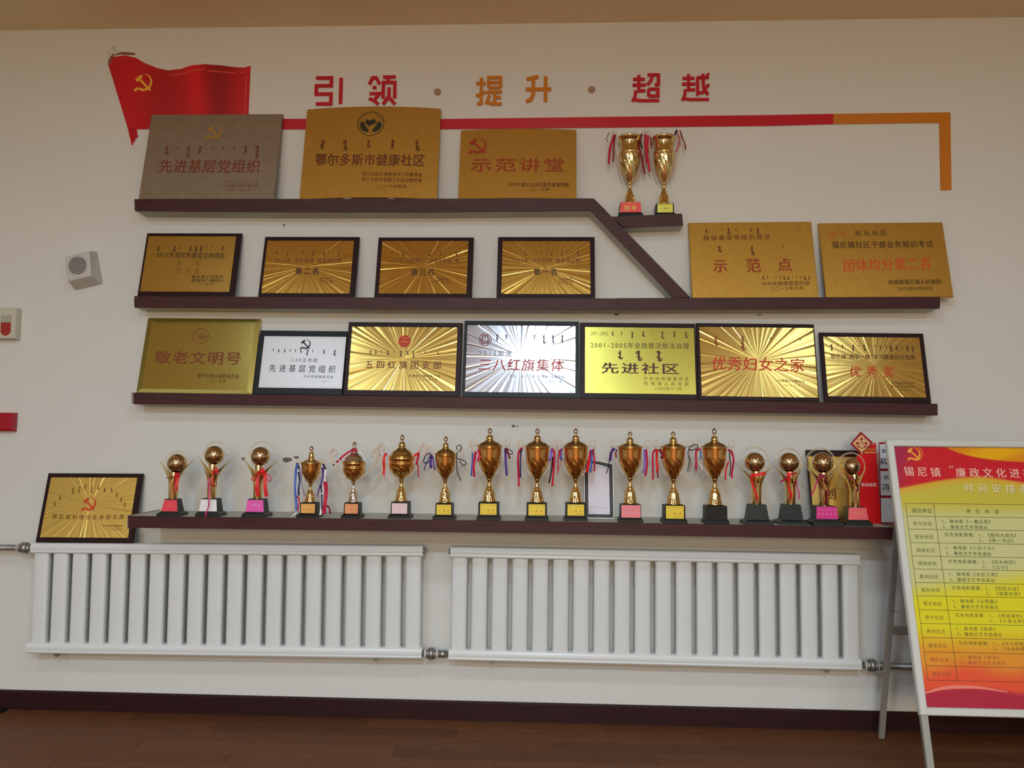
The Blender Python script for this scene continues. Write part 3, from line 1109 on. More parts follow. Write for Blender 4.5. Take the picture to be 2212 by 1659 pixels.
# ---- second shelf, right
p = Plaque((1486.4, 484.5), (1754, 477.5), (1767, 641), (1496, 643), SH2.z, 'bare brass plaque just right of the slanting board on the second shelf', Yb=-.108, Yt=-.022)
b = MB(); b.bar(-p.W/2, p.W/2, 0, .014, 0, p.H, .002); p.plate = mk('metal_plate', b, BRASS, p.root); p.fy = -.0008
p.mong([1526, 1543, 1559, 1574, 1590, 1607, 1622, 1638, 1655], 500, 12, (95, 58, 16), 21, w=2.4, hs=[.8, .35, .3, 1, .5, .2, .7, 1, .3], yr=497)
p.text('旗级基层党组织建设', 1519, 1664, 514, 12, (98, 54, 16), yr=511, bold=.01)
p.mong([1555, 1625], 540, 18, (100, 58, 18), 22, w=3, hs=[.75, 1.1])
p.mong([1692], 532, 6, (100, 58, 18), 23, w=2)
p.text('示', 1540, 1572, 574, 29, (140, 52, 18), bold=.02, aspect=.95)
p.text('范', 1611, 1644, 573, 31, (140, 52, 18), bold=.02, aspect=.95)
p.text('点', 1678, 1712, 571, 29, (140, 52, 18), bold=.02, aspect=.95)
p.mong([1649+i*9 for i in range(12)], 600, 8, (80, 52, 14), 24, w=1.6, hs=[.9, .6, .3, .5, .7, 1, 1, .5, .6, .7, 1, .9])
p.text('中共杭锦旗委组织部', 1645, 1749, 613, 9.5, (80, 48, 14), yr=611, bold=.008)
p.text('二〇一三年七月', 1664, 1736, 624, 8.5, (80, 48, 14), yr=622, bold=.01)

p = Plaque((1768, 484.5), (2038, 480), (2058, 641.5), (1784, 642), SH2.z, 'bare brass plaque overhanging the right end of the second shelf', Yb=-.108, Yt=-.022)
b = MB(); b.bar(-p.W/2, p.W/2, 0, .014, 0, p.H, .002); p.plate = mk('metal_plate', b, BRASS, p.root); p.fy = -.0008
p.text('授予', 1789, 1829, 507, 15, (178, 84, 36))
p.text('民乐社区', 1847, 1916, 504, 12.5, (70, 42, 14), yr=502, bold=.01)
p.text('锡尼镇社区干部业务知识考试', 1797, 2016, 529, 15.5, (56, 34, 12), yr=527, bold=.01)
p.text('团体均分第二名', 1821, 2013, 573, 28, (190, 66, 22), yr=569, bold=.012, aspect=.86, slant=.12)
p.text('杭锦旗锡尼镇人民政府', 1919, 2033, 609.5, 11, (56, 34, 12), yr=608, bold=.012)
p.text('2015年4月20日', 1939, 2015, 623.5, 9, (56, 34, 12), yr=622.5, bold=.012)

# ---- third shelf
z3 = SH3.z
p = Plaque((320, 685.5), (564, 691.5), (541.5, 850), (292.5, 847), z3, 'gold plaque with sloping shiny rims and a round emblem, leftmost on the third shelf', Yb=-.108, Yt=-.024, th=.016)
b = MB()
w_, h_, bv = p.W/2, p.H, .026
b.add([(-w_, 0.006, 0), (w_, 0.006, 0), (w_, 0.006, h_), (-w_, 0.006, h_), (-w_+bv, 0, bv*.75), (w_-bv, 0, bv*.75), (w_-bv, 0, h_-bv*.75), (-w_+bv, 0, h_-bv*.75),
       (-w_, .016, 0), (w_, .016, 0), (w_, .016, h_), (-w_, .016, h_)],
      [(4, 5, 6, 7), (0, 1, 5, 4), (1, 2, 6, 5), (2, 3, 7, 6), (3, 0, 4, 7), (0, 8, 9, 1), (1, 9, 10, 2), (2, 10, 11, 3), (3, 11, 8, 0), (8, 11, 10, 9)])
p.plate = mk('metal_plate', b, mat('mirror_brass_plate', (.66, .58, .17, 1), .2, 1, bump=.12, bscale=5), p.root)
p.fy = -.0008
p.emblem('elder', 433.5, 725.8, 34, (120, 66, 14))
p.text('敬老文明号', 333, 522, 771, 28, (112, 50, 14), yr=774, bold=.014, aspect=1.2)
p.text('鄂尔多斯市老龄委员会', 425, 517, 811, 9.5, (98, 78, 16), yr=813, bold=.02)
p.text('二〇一五年', 448, 489, 822.5, 8.5, (98, 78, 16), bold=.01)

p = Plaque((562, 714.5), (751.2, 717), (737.8, 851.6), (548, 848), z3, 'white plaque with dark writing in a black frame, second on the third shelf')
p.board(BOARDB)
p.flat_plate(((572.6, 725), (749.6, 729), (738.4, 840), (557.4, 836.8)), WHITEP)
b = MB(); x0, x1, z0, z1 = p.r; i_ = .008
b.strip([(x0+i_, z0+i_), (x1-i_, z0+i_), (x1-i_, z1-i_), (x0+i_, z1-i_), (x0+i_, z0+i_)], .0006, p.fy)
mk('border_line', b, ink(150, 150, 160), p.plate)
p.emblem('party', 659.6, 743.5, 22, (32, 24, 34))
p.mong([590, 602, 615, 627, 638.5, 650, 664, 676, 688, 700, 711, 723], 759, 12, (44, 42, 52), 31, w=2, hs=[.4, .6, .6, .45, .5, .6, 1, .4, .15, .7, .15, 1], yr=762)
p.text('二00五年度', 626, 686, 777, 9, (70, 66, 78), yr=778.5)
p.text('先进基层党组织', 581, 725, 795, 16.5, (28, 24, 34), yr=797.5, bold=.008, aspect=.88)
p.text('中共杭锦旗委员会', 655, 720, 813, 6.5, (50, 46, 58), yr=814.5)
p.text('2006.7.1', 695, 713, 824, 4, (80, 78, 90))

p = Plaque((753, 696.7), (999, 698.5), (994, 856), (741.5, 854), z3, 'gold sunburst plaque with a round red emblem, third on the third shelf')
p.board()
p.sun_plate(((762.5, 705.6), (988.9, 708), (982.5, 844.8), (749.9, 842.8)), (871.9, 775), SUNG, seed=41, n=110, amp=.0013)
p.emblem('youth', 873.7, 737, 26, (175, 52, 20))
p.mong([800, 812, 824, 838, 851, 866, 880, 893, 906, 919, 932, 946], 763, 13, (90, 66, 16), 42, w=2, hs=[.6, .6, .3, .7, .3, .9, .6, 1.1, .3, .5, .2, .5], yr=765)
p.text('五四红旗团支部', 788, 954, 787, 17.5, (104, 50, 16), yr=789, bold=.012)
p.text('共青团杭锦旗委员会', 882, 951, 812, 6.5, (120, 96, 30))
p.text('2014年5月', 902, 944, 820, 6, (110, 84, 26), slant=.2)

p = Plaque((1002.3, 693.4), (1251, 696), (1250, 858.5), (999, 856), z3, 'silver sunburst plaque, in the middle of the third shelf')
p.board(BOARDB)
p.sun_plate(((1009.4, 703), (1242.8, 704.8), (1243.3, 849), (1005.3, 846.8)), (1125, 770), SUNS, seed=52, n=120, amp=.0012)
p.emblem('women', 1047.8, 733.4, 28, (118, 48, 70))
p.mong([1074, 1094, 1155, 1175, 1195, 1215], 732, 19, (70, 60, 76), 53, w=2.4, hs=[.7, .5, .5, 1, 1, .9])
p.text('2015年度', 1033, 1106, 763, 13, (110, 104, 110), yr=764)
p.text('三八红旗集体', 1033, 1219, 787, 27, (165, 40, 28), yr=789, bold=.012, slant=.08)
p.mong([1103, 1111, 1128, 1137, 1145, 1152], 812, 6, (80, 76, 84), 54, w=1)
p.text('杭锦旗妇女联合会', 1162, 1219, 813, 7, (78, 74, 82), yr=814.5)
p.text('二〇一六年三月', 1164, 1214, 822.5, 6, (95, 90, 98), yr=824)

p = Plaque((1252.5, 698.6), (1501, 699.4), (1507, 862.5), (1253, 860.5), z3, 'yellow-gold plaque with dark writing, right of the silver one on the third shelf')
p.board()
p.flat_plate(((1263.8, 707), (1500, 708), (1503, 853), (1263, 848.7)), YELG)
p.text('2001-2005', 1275, 1314, 720, 10.5, (84, 76, 14), yr=720.5)
p.mong([1323, 1343, 1366, 1390, 1410, 1431, 1457, 1482], 723, 14, (70, 60, 12), 61, w=2.2, hs=[.6, .5, 1, .8, .2, 1.1, .8, 1])
p.text('2001-2005年全旗普法依法治理', 1275, 1489, 745.5, 13, (78, 66, 14), yr=747.5, bold=.006)
p.mong([1339.6, 1380, 1423], 768.5, 22, (78, 52, 14), 62, w=5, hs=[.8, .95, 1])
p.text('先进社区', 1298, 1468, 794.5, 24, (70, 30, 14), yr=797, bold=.016, aspect=1.5)
p.text('中共杭锦旗委员会', 1390, 1488, 817.5, 8.5, (92, 84, 16), yr=819)
p.text('杭锦旗人民政府', 1391, 1488, 828, 8.5, (92, 84, 16), yr=830)
p.text('二00六年十一月', 1412, 1473, 839, 8, (92, 84, 16), yr=840)

p = Plaque((1501.5, 698.6), (1762.8, 702), (1766, 865), (1511, 863.5), z3, 'gold sunburst plaque with large red writing, second from the right on the third shelf', Yb=-.108)
p.board()
p.sun_plate(((1512, 705.8), (1756, 709.5), (1767.3, 859.6), (1514.4, 855)), (1637, 780), SUNG, seed=63, n=110, amp=.0013)
p.mong([1547, 1605], 739, 26, (135, 72, 14), 64, w=3.2, hs=[.75, 1.15])
p.mong([1665, 1729], 731, 6, (120, 96, 30), 65, w=1.6)
p.text('优秀妇女之家', 1537, 1739, 784, 30, (188, 52, 18), yr=789, bold=.012, slant=.1)
p.text('杭锦旗妇女联合会', 1680, 1739, 822, 6, (122, 100, 30), yr=823.5)
p.text('2014.3.8', 1692, 1728, 832.5, 5, (122, 100, 30))

p = Plaque((1768.5, 720), (1996.6, 721), (2009.7, 868.5), (1783, 867), z3, 'gold sunburst plaque at the right end of the third shelf')
p.board()
p.sun_plate(((1779.7, 728.7), (1986.8, 728.7), (1998.5, 858.9), (1787.2, 856)), (1889, 789.5), SUNG, seed=74, n=90, amp=.0012)
p.mong([1797+i*11.7 for i in range(16)], 750, 13, (84, 60, 14), 75, w=2, hs=[1, .3, .6, .15, 1, .3, .9, .3, .3, .6, .4, 1, .7, .3, .8, .9], yr=754)
p.text('锡尼镇“两学一做”学习教育知识竞赛', 1794, 1977, 769.5, 11, (88, 62, 14), yr=772, bold=.006)
p.text('优秀奖', 1835, 1933, 802, 25, (186, 62, 20), yr=804, bold=.012, slant=.12, aspect=.9)
p.text('中共杭锦旗委员会', 1924, 1974, 827, 6, (110, 84, 24), yr=828)
p.text('锡尼镇人民政府', 1924, 1974, 835, 6, (110, 84, 24))
p.text('2016年7月', 1935, 1968, 842.5, 5, (120, 94, 30))

# ---- plaque on the radiator
hz = lambda X: (RM @ Vector((X-RM.translation.x, 0, RH))).z
p = Plaque((99.8, 1023.6), (305.3, 1024.4), (290, 1172.5), (81, 1170), hz, 'framed gold sunburst plaque standing on the left end of the radiator', Yb=-.113, Yt=-.03)
p.board()
p.sun_plate(((107, 1031.6), (294, 1032), (279.7, 1161.9), (90.8, 1160.7)), (193.6, 1091.6), mat('sunburst_gold_warm_lit', (1.0, .70, .18, 1), .36, 1), seed=81, n=90, amp=.0013)  # base colour brightened to carry the warm light reflected in this plate
p.emblem('party', 192, 1088, 31, (185, 60, 18))
mb_ = []
for i, (x, y) in enumerate([(118, 1088), (130, 1075), (157, 1060), (171, 1057), (184, 1051), (198, 1058), (213, 1052), (226, 1058), (241, 1058), (252, 1068), (262, 1079), (269, 1090)]):
    mb_.append(x)
    p.mong([x], y, 9 if i not in (2, 3, 5) else 13, (120, 84, 18), 82+i, w=1.8)
p.text('基层组织建设先进党支部', 113, 268, 1115, 10.5, (120, 76, 18), yr=1116, bold=.01, arc=-.004)
p.text('中共锡尼镇委员会', 221, 266, 1136, 5, (120, 80, 20), bold=.01)
p.text('二〇一五年七月', 236, 262, 1143.5, 4.5, (130, 92, 24))

# ---- gold plaque behind the trophies at the right
p = Plaque((1747.5, 974), (1880, 974), (1884, 1132), (1749, 1130), SH4.z, 'brown framed gold plaque half hidden behind the two rightmost ball trophies', Yb=-.115, Yt=-.03)
p.board()
p.flat_plate(((1750.5, 986.5), (1874, 986.5), (1878, 1121), (1752, 1119)), mat('satin_gold_old', (.70, .46, .11, 1), .4, 1, noise=.2, nscale=9))
p.text('创', 1781, 1806, 1066, 26, (110, 66, 14), bold=.02)

# ------------------------------------------------------------------ trophies
YC = -.27


def rel(ox, oy, sc, pts):
    return [(ox+x/sc, oy+y/sc) for x, y in pts]


RIB = {}


def ribmat(r, g, b):
    k = (r, g, b)
    if k not in RIB:
        RIB[k] = mat('ribbon_satin', obs(r, g, b, 1.5), .45)
    return RIB[k]


def smooth_path(pts, k=5):
    out = []
    n = len(pts)
    for i in range(n-1):
        p0, p1, p2, p3 = pts[max(0, i-1)], pts[i], pts[i+1], pts[min(n-1, i+2)]
        for j in range(k):
            t = j/k
            out.append(tuple(.5*(2*b+(c-a)*t+(2*a-5*b+4*c-d)*t*t+(3*b-a-3*c+d)*t**3) for a, b, c, d in zip(p0, p1, p2, p3)))
    out.append(pts[-1])
    return out


def frust(mb, x0, x1, y0, y1, z0, z1):
    mb.prism([(-x0, -y0, z0), (x0, -y0, z0), (x1, -y1, z1), (-x1, -y1, z1)], [(-x0, y0, z0), (x0, y0, z0), (x1, y1, z1), (-x1, y1, z1)])


class Trophy:
    def __init__(s, cx, bot, name, label, shelf, yc, group, cat='trophy'):
        s.k = (yc-CAM.y)/FPX*1.004
        p = P(cx, bot, yc)
        s.o = Vector((p.x, yc, shelf.z(p.x)+.0004))
        s.root = empty(name, Matrix.Translation(s.o), label, cat, group)
        s.cx, s.yc = cx, yc

    def L(s, x, y, dy=0):
        q = P(x, y, s.yc+dy)
        return (q.x-s.o.x, q.z-s.o.z)

    def ribbon(s, col, w, pts, dy=-.02, taper=False, ox=None):
        if ox:
            pts = rel(*ox, pts)
            w = w/ox[2]
        pts = smooth_path(pts) if len(pts) > 2 else pts
        q = [s.L(x, y, dy) for x, y in pts]
        ws = w*s.k
        # keep the tails above the shelf top unless they hang over its front edge
        if dy > -.05:
            q = [(x, max(z, .0015)) for x, z in q]
        # narrow ribbons turn in depth a little so that they are not flat cut-outs
        mb = MB()
        n = len(q)
        a, c = [], []
        for i in range(n):
            t = Vector(q[min(i+1, n-1)])-Vector(q[max(i-1, 0)])
            if t.length < 1e-9:
                t = Vector((0, 1))
            t.normalize()
            wi = ws*(1-.75*i/n if taper else 1)*.5
            nn = Vector((-t.y, t.x))*wi
            yy = dy+.006*sin(i*.9+len(pts))
            a.append((q[i][0]+nn.x, yy+wi*.5, q[i][1]+nn.y))
            c.append((q[i][0]-nn.x, yy-wi*.5, q[i][1]-nn.y))
        th = .0007
        for side in (0, th):
            mb.add([(x, y+side, z) for x, y, z in a+c], [(i, i+1, n+i+1, n+i) if side else (i+1, i, n+i, n+i+1) for i in range(n-1)], True)
        mk('ribbon', mb, ribmat(*col), s.root)

    def plinth(s, m, fw, fh, b0, b1, bz0, bz1, dr=.85, lab=None):
        k = s.k
        root = s.root
        mb = MB()
        frust(mb, fw*k, fw*k*.985, fw*k*dr, fw*k*dr*.985, 0, fh*.62*k)
        frust(mb, fw*k*.985, b0*k*1.04, fw*k*dr*.985, b0*k*dr*1.04, fh*.62*k, fh*k)
        frust(mb, b0*k, b1*k, b0*k*dr, b1*k*dr, fh*k, bz1*k)
        base = mk('base', mb, m, root)
        if lab:
            (col, txts, z0, z1, w0, w1, tc) = lab
            yf = lambda z: -(b0+(b1-b0)*(z-fh)/(bz1-fh))*dr*k
            zc = (z0+z1)/2
            sl = math.atan2((yf(z1)-yf(z0)), (z1-z0)*k)
            mb = MB()
            A = [(-w0*k, yf(z0)-.0012, z0*k), (w0*k, yf(z0)-.0012, z0*k), (w1*k, yf(z1)-.0012, z1*k), (-w1*k, yf(z1)-.0012, z1*k)]
            mb.prism(A, [(x, y+.0011, z) for x, y, z in A])
            mk('label_plate', mb, col, base)
            for (t, u, v, h, ww) in txts:
                mb = MB()
                z = (z0+(z1-z0)*v)*k
                hh = (z1-z0)*k*h
                W = (w0+w1)*k*ww/2
                xo = u*(w0+w1)*k/2
                text2(mb, t, (xo-W, z), (xo+W, z), hh, 0, .01)
                fixup(mb)
                mb.v = [(x, y+yf(0)+(yf(bz1)-yf(0))*(zz/(bz1*k))-.0018, zz) for x, y, zz in mb.v]
                mk('lettering', mb, tc, base)
        return base


STEM = [(0, 1), (.05, 1.02), (.08, .93), (.14, .95), (.17, .84), (.24, .88), (.27, .80), (.36, .78), (.44, .74), (.50, .66), (.53, .58), (.60, .53), (.66, .40), (.72, .31), (.80, .27), (.90, .27), (.94, .34), (.965, .44), (1, .42)]
BOWLS = {
    'tall': [(0, .20), (.04, .25), (.12, .38), (.22, .53), (.34, .68), (.46, .80), (.58, .88), (.66, .91), (.68, .915), (.80, .94), (.93, .97), (1, 1.0)],
    'wide': [(0, .16), (.05, .22), (.12, .38), (.22, .60), (.35, .82), (.48, .95), (.58, 1.0), (.66, 1.04), (.70, 1.06), (.74, 1.03), (.80, .98), (.86, 1.04), (.93, 1.08), (1, 1.04)],
    'vase': [(0, .16), (.04, .22), (.12, .40), (.22, .60), (.34, .78), (.46, .90), (.56, .95), (.60, 1.0), (.63, .95), (.66, 1.0), (.69, .94), (.72, .88), (.80, .86), (.90, .89), (.935, 1.0), (.95, 1.06), (.965, 1.10), (.985, 1.13), (1, 1.12)],
}


def ring_pts(cx, cz, r, rz=None, n=20, y=0.0):
    return [(cx+r*cos(2*pi*i/n), y, cz+(rz or r)*sin(2*pi*i/n)) for i in range(n)]


def cup(cx, bot, label, shelf=SH4, yc=YC, kind='tall', fw=25.5, fh=9, bw=21.8, bh=37, sh=86, rim=155, rw=27, brim=31, lid=(169, 181, 196), foot=15.5,
        handle='loop', body=None, metal=None, lab=None, ribbons=(), group='lidded trophy cups', ox=None, fx=0, base=None, dr=.85, name='trophy_cup'):
    T = Trophy(cx, bot, name, label, shelf, yc, group)
    k = T.k
    metal = metal or GOLD
    body = body or AMBER
    T.plinth(base or BLACKP, fw, fh, bw, bw*.985, fh, bh, dr, lab)
    mb = MB()
    prof = [(.0005, (bh-.3)*k)]+[(foot*r*k, (bh+(sh-bh)*t)*k) for t, r in STEM]
    fl = lambda a, z: (.035*sin(8*a) if bh+(sh-bh)*.26 < z/k < bh+(sh-bh)*.5 else 0)
    mb.lathe(prof, 48, fl)
    mk('stem', mb, metal, T.root)
    mb = MB()
    P_ = BOWLS[kind]
    fine = []
    for (t0, r0), (t1, r1) in zip(P_, P_[1:]):
        for q in range(3):
            fine.append((t0+(t1-t0)*q/3, r0+(r1-r0)*q/3))
    fine.append(P_[-1])
    prof = [(.0005, sh*k)]+[(rw*r*k, (sh+(rim-sh)*t)*k) for t, r in fine]
    if lid is None:
        prof += [(rw*1.06*k, rim*k), (rw*.8*k, (rim-4)*k), (rw*.3*k, (rim-30)*k), (.0005, (rim-40)*k)]
    else:
        prof += [(.0005, (rim+.2)*k)]
    H = (rim-sh)*k

    def fl2(a, z):
        t = (z-sh*k)/H
        if t <= .02 or t >= .62:
            return 0
        w = min(1, (t-.02)/.12, (.62-t)/.08)
        return .075*w*(abs(sin(5.5*(a+2.1*t)))-.6)
    mb.lathe(prof, 88, fl2)
    mk('bowl', mb, body, T.root)
    if lid:
        dz, kz, tz = lid
        h = dz-rim
        mb = MB()
        mb.lathe([(rw*.9*k, (rim+.3)*k), (brim*k, (rim+.8)*k), (brim*k, (rim+1.8)*k), (rw*.96*k, (rim+2.6)*k), (rw*.9*k, (rim+h*.32)*k), (rw*.78*k, (rim+h*.52)*k), (rw*.55*k, (rim+h*.72)*k),
                  (rw*.36*k, (rim+h*.9)*k), (rw*.27*k, dz*k), (rw*.30*k, (dz+.5)*k), (rw*.29*k, (dz+(kz-dz)*.4)*k), (rw*.22*k, (dz+(kz-dz)*.75)*k), (rw*.08*k, (kz-.3)*k), (rw*.06*k, kz*k)], 44)
        ld = mk('lid', mb, metal, T.root)
        mb = MB()
        f = tz-kz
        x = fx*k
        mb.lathe([(.0005, (kz-.5)*k), (1.6*k, kz*k), (1.8*k, (kz+f*.12)*k), (4.2*k, (kz+f*.24)*k), (5.6*k, (kz+f*.40)*k), (5.2*k, (kz+f*.56)*k), (3.6*k, (kz+f*.74)*k), (1.2*k, (kz+f*.92)*k), (.0004, tz*k)], 20)
        mk('finial', mb, CHROME, ld)
    for sg in (-1, 1):
        mb = MB()
        if handle == 'loop':
            z = rim
            pth = smooth_path([(sg*12*k, 0, (sh+6)*k), (sg*21*k, 0, (sh+(rim-sh)*.28)*k), (sg*(rw+4)*k, 0, (sh+(rim-sh)*.62)*k), (sg*(rw+11)*k, 0, (rim-6)*k), (sg*(rw+14.5)*k, 0, (rim+3)*k)], 4)
            mb.tube(pth, [1.0*k+1.6*k*i/len(pth) for i in range(len(pth))], 8)
            mb.tube(ring_pts(sg*(rw+10)*k, (rim+8)*k, 5.6*k, 7.2*k), 1.25*k, 8, True)
        elif handle == 'curl':
            pth = smooth_path([(sg*12*k, 0, (sh+6)*k), (sg*24*k, 0, (sh+14)*k), (sg*39*k, 0, (rim-14)*k), (sg*50*k, 0, (rim+6)*k), (sg*52*k, 0, (rim+18)*k), (sg*46*k, 0, (rim+25)*k), (sg*39.5*k, 0, (rim+20)*k), (sg*40*k, 0, (rim+13)*k), (sg*44*k, 0, (rim+14)*k)], 5)
            mb.tube(pth, [(1.0+1.9*min(1, 2.6*i/len(pth))*(1-.6*max(0, i/len(pth)-.6)/.4))*k for i in range(len(pth))], 8)
            mb.tube([(sg*46.5*k, 0, (rim+25)*k), (sg*47*k, 0, (rim+29)*k), (sg*46.5*k, 0, (rim+33)*k)], [2*k, 1.7*k, .3*k], 8)
        elif handle == 'small':
            pth = smooth_path([(sg*10*k, 0, (sh+5)*k), (sg*(rw-2)*k, 0, (sh+20)*k), (sg*(rw+4)*k, 0, (rim-10)*k), (sg*(rw+7.5)*k, 0, (rim+1)*k), (sg*(rw+7.5)*k, 0, (rim+8)*k), (sg*(rw+4)*k, 0, (rim+10)*k), (sg*(rw+1)*k, 0, (rim+5)*k)], 4)
            mb.tube(pth, 1.5*k, 8)
        mk('handle', mb, HANDLE, T.root, 'clear plastic handle')
    for r in ribbons:
        T.ribbon(*r, ox=ox)
    return T


RED, CRIM, DRED, MAG = (200, 30, 34), (170, 22, 52), (110, 14, 32), (190, 50, 110)
BLUE, NAVY, PURP, LAV, BLK, WHI = (62, 92, 170), (34, 36, 84), (66, 40, 120), (120, 96, 190), (24, 24, 34), (215, 212, 218)

YEL = mat('label_yellow', obs(236, 178, 50, 1.5), .3)
YEL2 = mat('label_lemon', obs(226, 216, 84, 1.5), .3)
ORG = mat('label_orange', obs(226, 158, 84, 1.4), .3)
ORP = mat('label_salmon', obs(236, 140, 96, 1.4), .3)
PNK = mat('label_pale_pink', obs(206, 180, 186, 1.4), .35)
ROS = mat('label_rose', obs(226, 118, 126, 1.4), .35)
REDL = mat('label_red', obs(206, 58, 74, 1.4), .35)
MGL = mat('label_magenta', obs(206, 80, 160, 1.4), .35)
MGD = mat('label_dark_magenta', obs(196, 40, 124, 1.4), .35)
WHL = mat('label_white', obs(206, 204, 206, 1.45), .35)
INKY, INKG, INKP = ink(150, 96, 24), ink(236, 206, 90), ink(240, 160, 190)


def L3(big, col, tc, w0=17.5, w1=17.3, z0=11.5, z1=34.5, small=True):
    t = [(big, 0, .40, .20, .72)]
    if small:
        t += [('社区广场舞比赛', 0, .86, .10, .82), ('杭锦旗锡尼镇', .35, .13, .09, .52)]
    return (col, t, z0, z1, w0, w1, tc)


O3 = (600, 930, 5.267)
cup(669, 1118, 'small gold lidded cup with long blue, white and red ribbons down both sides', fw=23.6, fh=8.5, bw=17.4, bh=31.5, sh=71, rim=115, rw=22, brim=25.5, lid=(125.5, 141, 153), foot=12.5, handle='small',
    lab=L3('优秀奖', ORG, INKY, 15, 15, 9.5, 29), ox=O3, group=None, ribbons=[
        (BLUE, 24, [(225, 380), (198, 520), (205, 760), (208, 930)]), (NAVY, 20, [(240, 470), (246, 600), (235, 740)]), (WHI, 13, [(212, 900), (195, 950), (150, 985)], -.05), (CRIM, 15, [(225, 740), (242, 830), (222, 920)]),
        (PURP, 7, [(240, 400), (270, 560), (305, 750)]), (BLK, 16, [(215, 370), (232, 395), (240, 440)]), (PURP, 26, [(515, 420), (505, 560), (442, 755)], -.02, True), (WHI, 20, [(545, 450), (530, 600), (500, 750), (488, 960)]),
        (CRIM, 38, [(545, 580), (545, 760), (525, 950)], -.026), (NAVY, 15, [(495, 620), (500, 800), (512, 930)], -.03), (DRED, 17, [(560, 850), (590, 900), (600, 950)]), (BLK, 18, [(515, 380), (530, 410), (545, 440)])])
cup(762, 1119.5, 'gold cup with silver lid and stem, a red ribbon tied under its finial', kind='wide', fw=21.5, fh=8.5, bw=16.5, bh=32, sh=75.5, rim=119, rw=23.5, brim=28, lid=(140, 151.5, 163), foot=12, handle='curl', metal=CHROME,
    lab=L3('一等奖', ORP, INKY, 14, 14, 9.5, 30), ox=O3, group=None, ribbons=[(CRIM, 20, [(860, 212), (780, 262), (698, 335)]), (CRIM, 26, [(688, 345), (665, 362)]), (WHI, 6, [(885, 215), (960, 270), (1028, 380)]), (CRIM, 30, [(855, 212), (880, 222), (900, 240)], -.03), (BLK, 16, [(634, 385), (628, 400)])])
cup(865.5, 1120, 'wide gold lidded cup with curled clear handles and a red ribbon at each side', yc=-.25, kind='wide', fw=24.3, fh=9, bw=19, bh=34.5, sh=81, rim=130, rw=27, brim=30.5, lid=(151, 163.5, 179), foot=14, handle='curl',
    lab=L3('', PNK, INKY, 16.6, 16.6, 10, 32, False)[:1]+([],)+L3('', PNK, INKY, 16.6, 16.6, 10, 32, False)[2:], ox=O3, group=None,
    ribbons=[(RED, 24, [(1245, 275), (1218, 272), (1207, 380), (1207, 505)]), (CRIM, 4, [(1210, 510), (1213, 572)]), (RED, 26, [(1548, 290), (1610, 248)]), (CRIM, 24, [(1602, 262), (1592, 320), (1580, 388)]), (CRIM, 12, [(1588, 380), (1598, 450), (1603, 535)])])
cup(960.4, 1121.8, 'gold lidded cup with looping dark blue and black ribbons', fw=23.8, fh=9, bw=18.2, bh=33.5, sh=83, rim=137, rw=23.5, brim=26.5, lid=(151, 163, 177), foot=13.5,
    lab=L3('三等奖', YEL, INKY, 15.5, 15.5, 10, 31), ox=O3, group=None, ribbons=[
        (NAVY, 11, [(1735, 250), (1685, 285), (1660, 345), (1690, 375), (1725, 345), (1738, 290)]), (NAVY, 10, [(1725, 300), (1690, 370), (1665, 458)]), (PURP, 26, [(1745, 270), (1738, 350), (1745, 430)]), (PURP, 16, [(1760, 285), (1775, 370), (1786, 450)], -.026),
        (BLK, 10, [(2045, 225), (2036, 190), (2062, 165), (2088, 185), (2085, 220), (2065, 240)]), (BLK, 10, [(2042, 240), (2035, 400), (2052, 500), (2082, 572)]), (BLK, 10, [(2040, 320), (2100, 335), (2143, 365), (2125, 392), (2092, 380), (2070, 350)]), (BLK, 3, [(2088, 390), (2130, 425), (2172, 465)])])
O4 = (980, 910, 6.144)
cup(1056, 1124.5, 'tall gold lidded cup with a yellow label, leftmost of the six tall ones', lab=L3('一等奖', YEL, INKY), ox=O4, fx=.5, ribbons=[
    (BLUE, 20, [(250, 415), (245, 560), (234, 730)]), (CRIM, 30, [(296, 400), (268, 560), (272, 740)], -.026), (MAG, 24, [(325, 380), (335, 450), (318, 530)], -.03), (PURP, 28, [(690, 355), (688, 470), (704, 722)]), (DRED, 24, [(690, 350), (725, 430), (745, 495)], -.026),
    (BLK, 11, [(700, 360), (755, 385), (780, 415), (770, 438), (735, 425), (715, 400)])])
cup(1159.5, 1126, 'tall gold lidded cup with red and lavender ribbons, second of the six tall ones', lab=L3('一等奖', YEL, INKY), ox=O4, ribbons=[
    (CRIM, 28, [(915, 350), (862, 420), (856, 600), (868, 865)]), (NAVY, 20, [(905, 370), (886, 480), (886, 748)], -.026), (LAV, 32, [(1300, 370), (1290, 450), (1266, 530)], -.026), (CRIM, 28, [(1300, 355), (1338, 430), (1328, 600), (1310, 860)]), (BLK, 20, [(1315, 470), (1298, 650), (1265, 822)])])
cup(1243, 1126.5, 'tall gold lidded cup in front of the white card, third of the six tall ones', lab=L3('二等奖', YEL, INKY), ox=O4, yc=-.25, ribbons=[
    (CRIM, 14, [(1440, 362), (1395, 410), (1386, 560), (1378, 700)]), (RED, 7, [(1440, 370), (1425, 540), (1380, 665)]), (BLUE, 26, [(1430, 375), (1426, 450), (1436, 520)], -.026), (CRIM, 18, [(1450, 365), (1415, 400), (1412, 500)], -.03),
    (RED, 36, [(1822, 380), (1800, 500), (1768, 680)]), (BLUE, 26, [(1835, 375), (1832, 520), (1812, 680)], -.026), (CRIM, 24, [(1848, 370), (1866, 480), (1867, 665)], -.03)])
O5 = (1280, 910, 6.379)
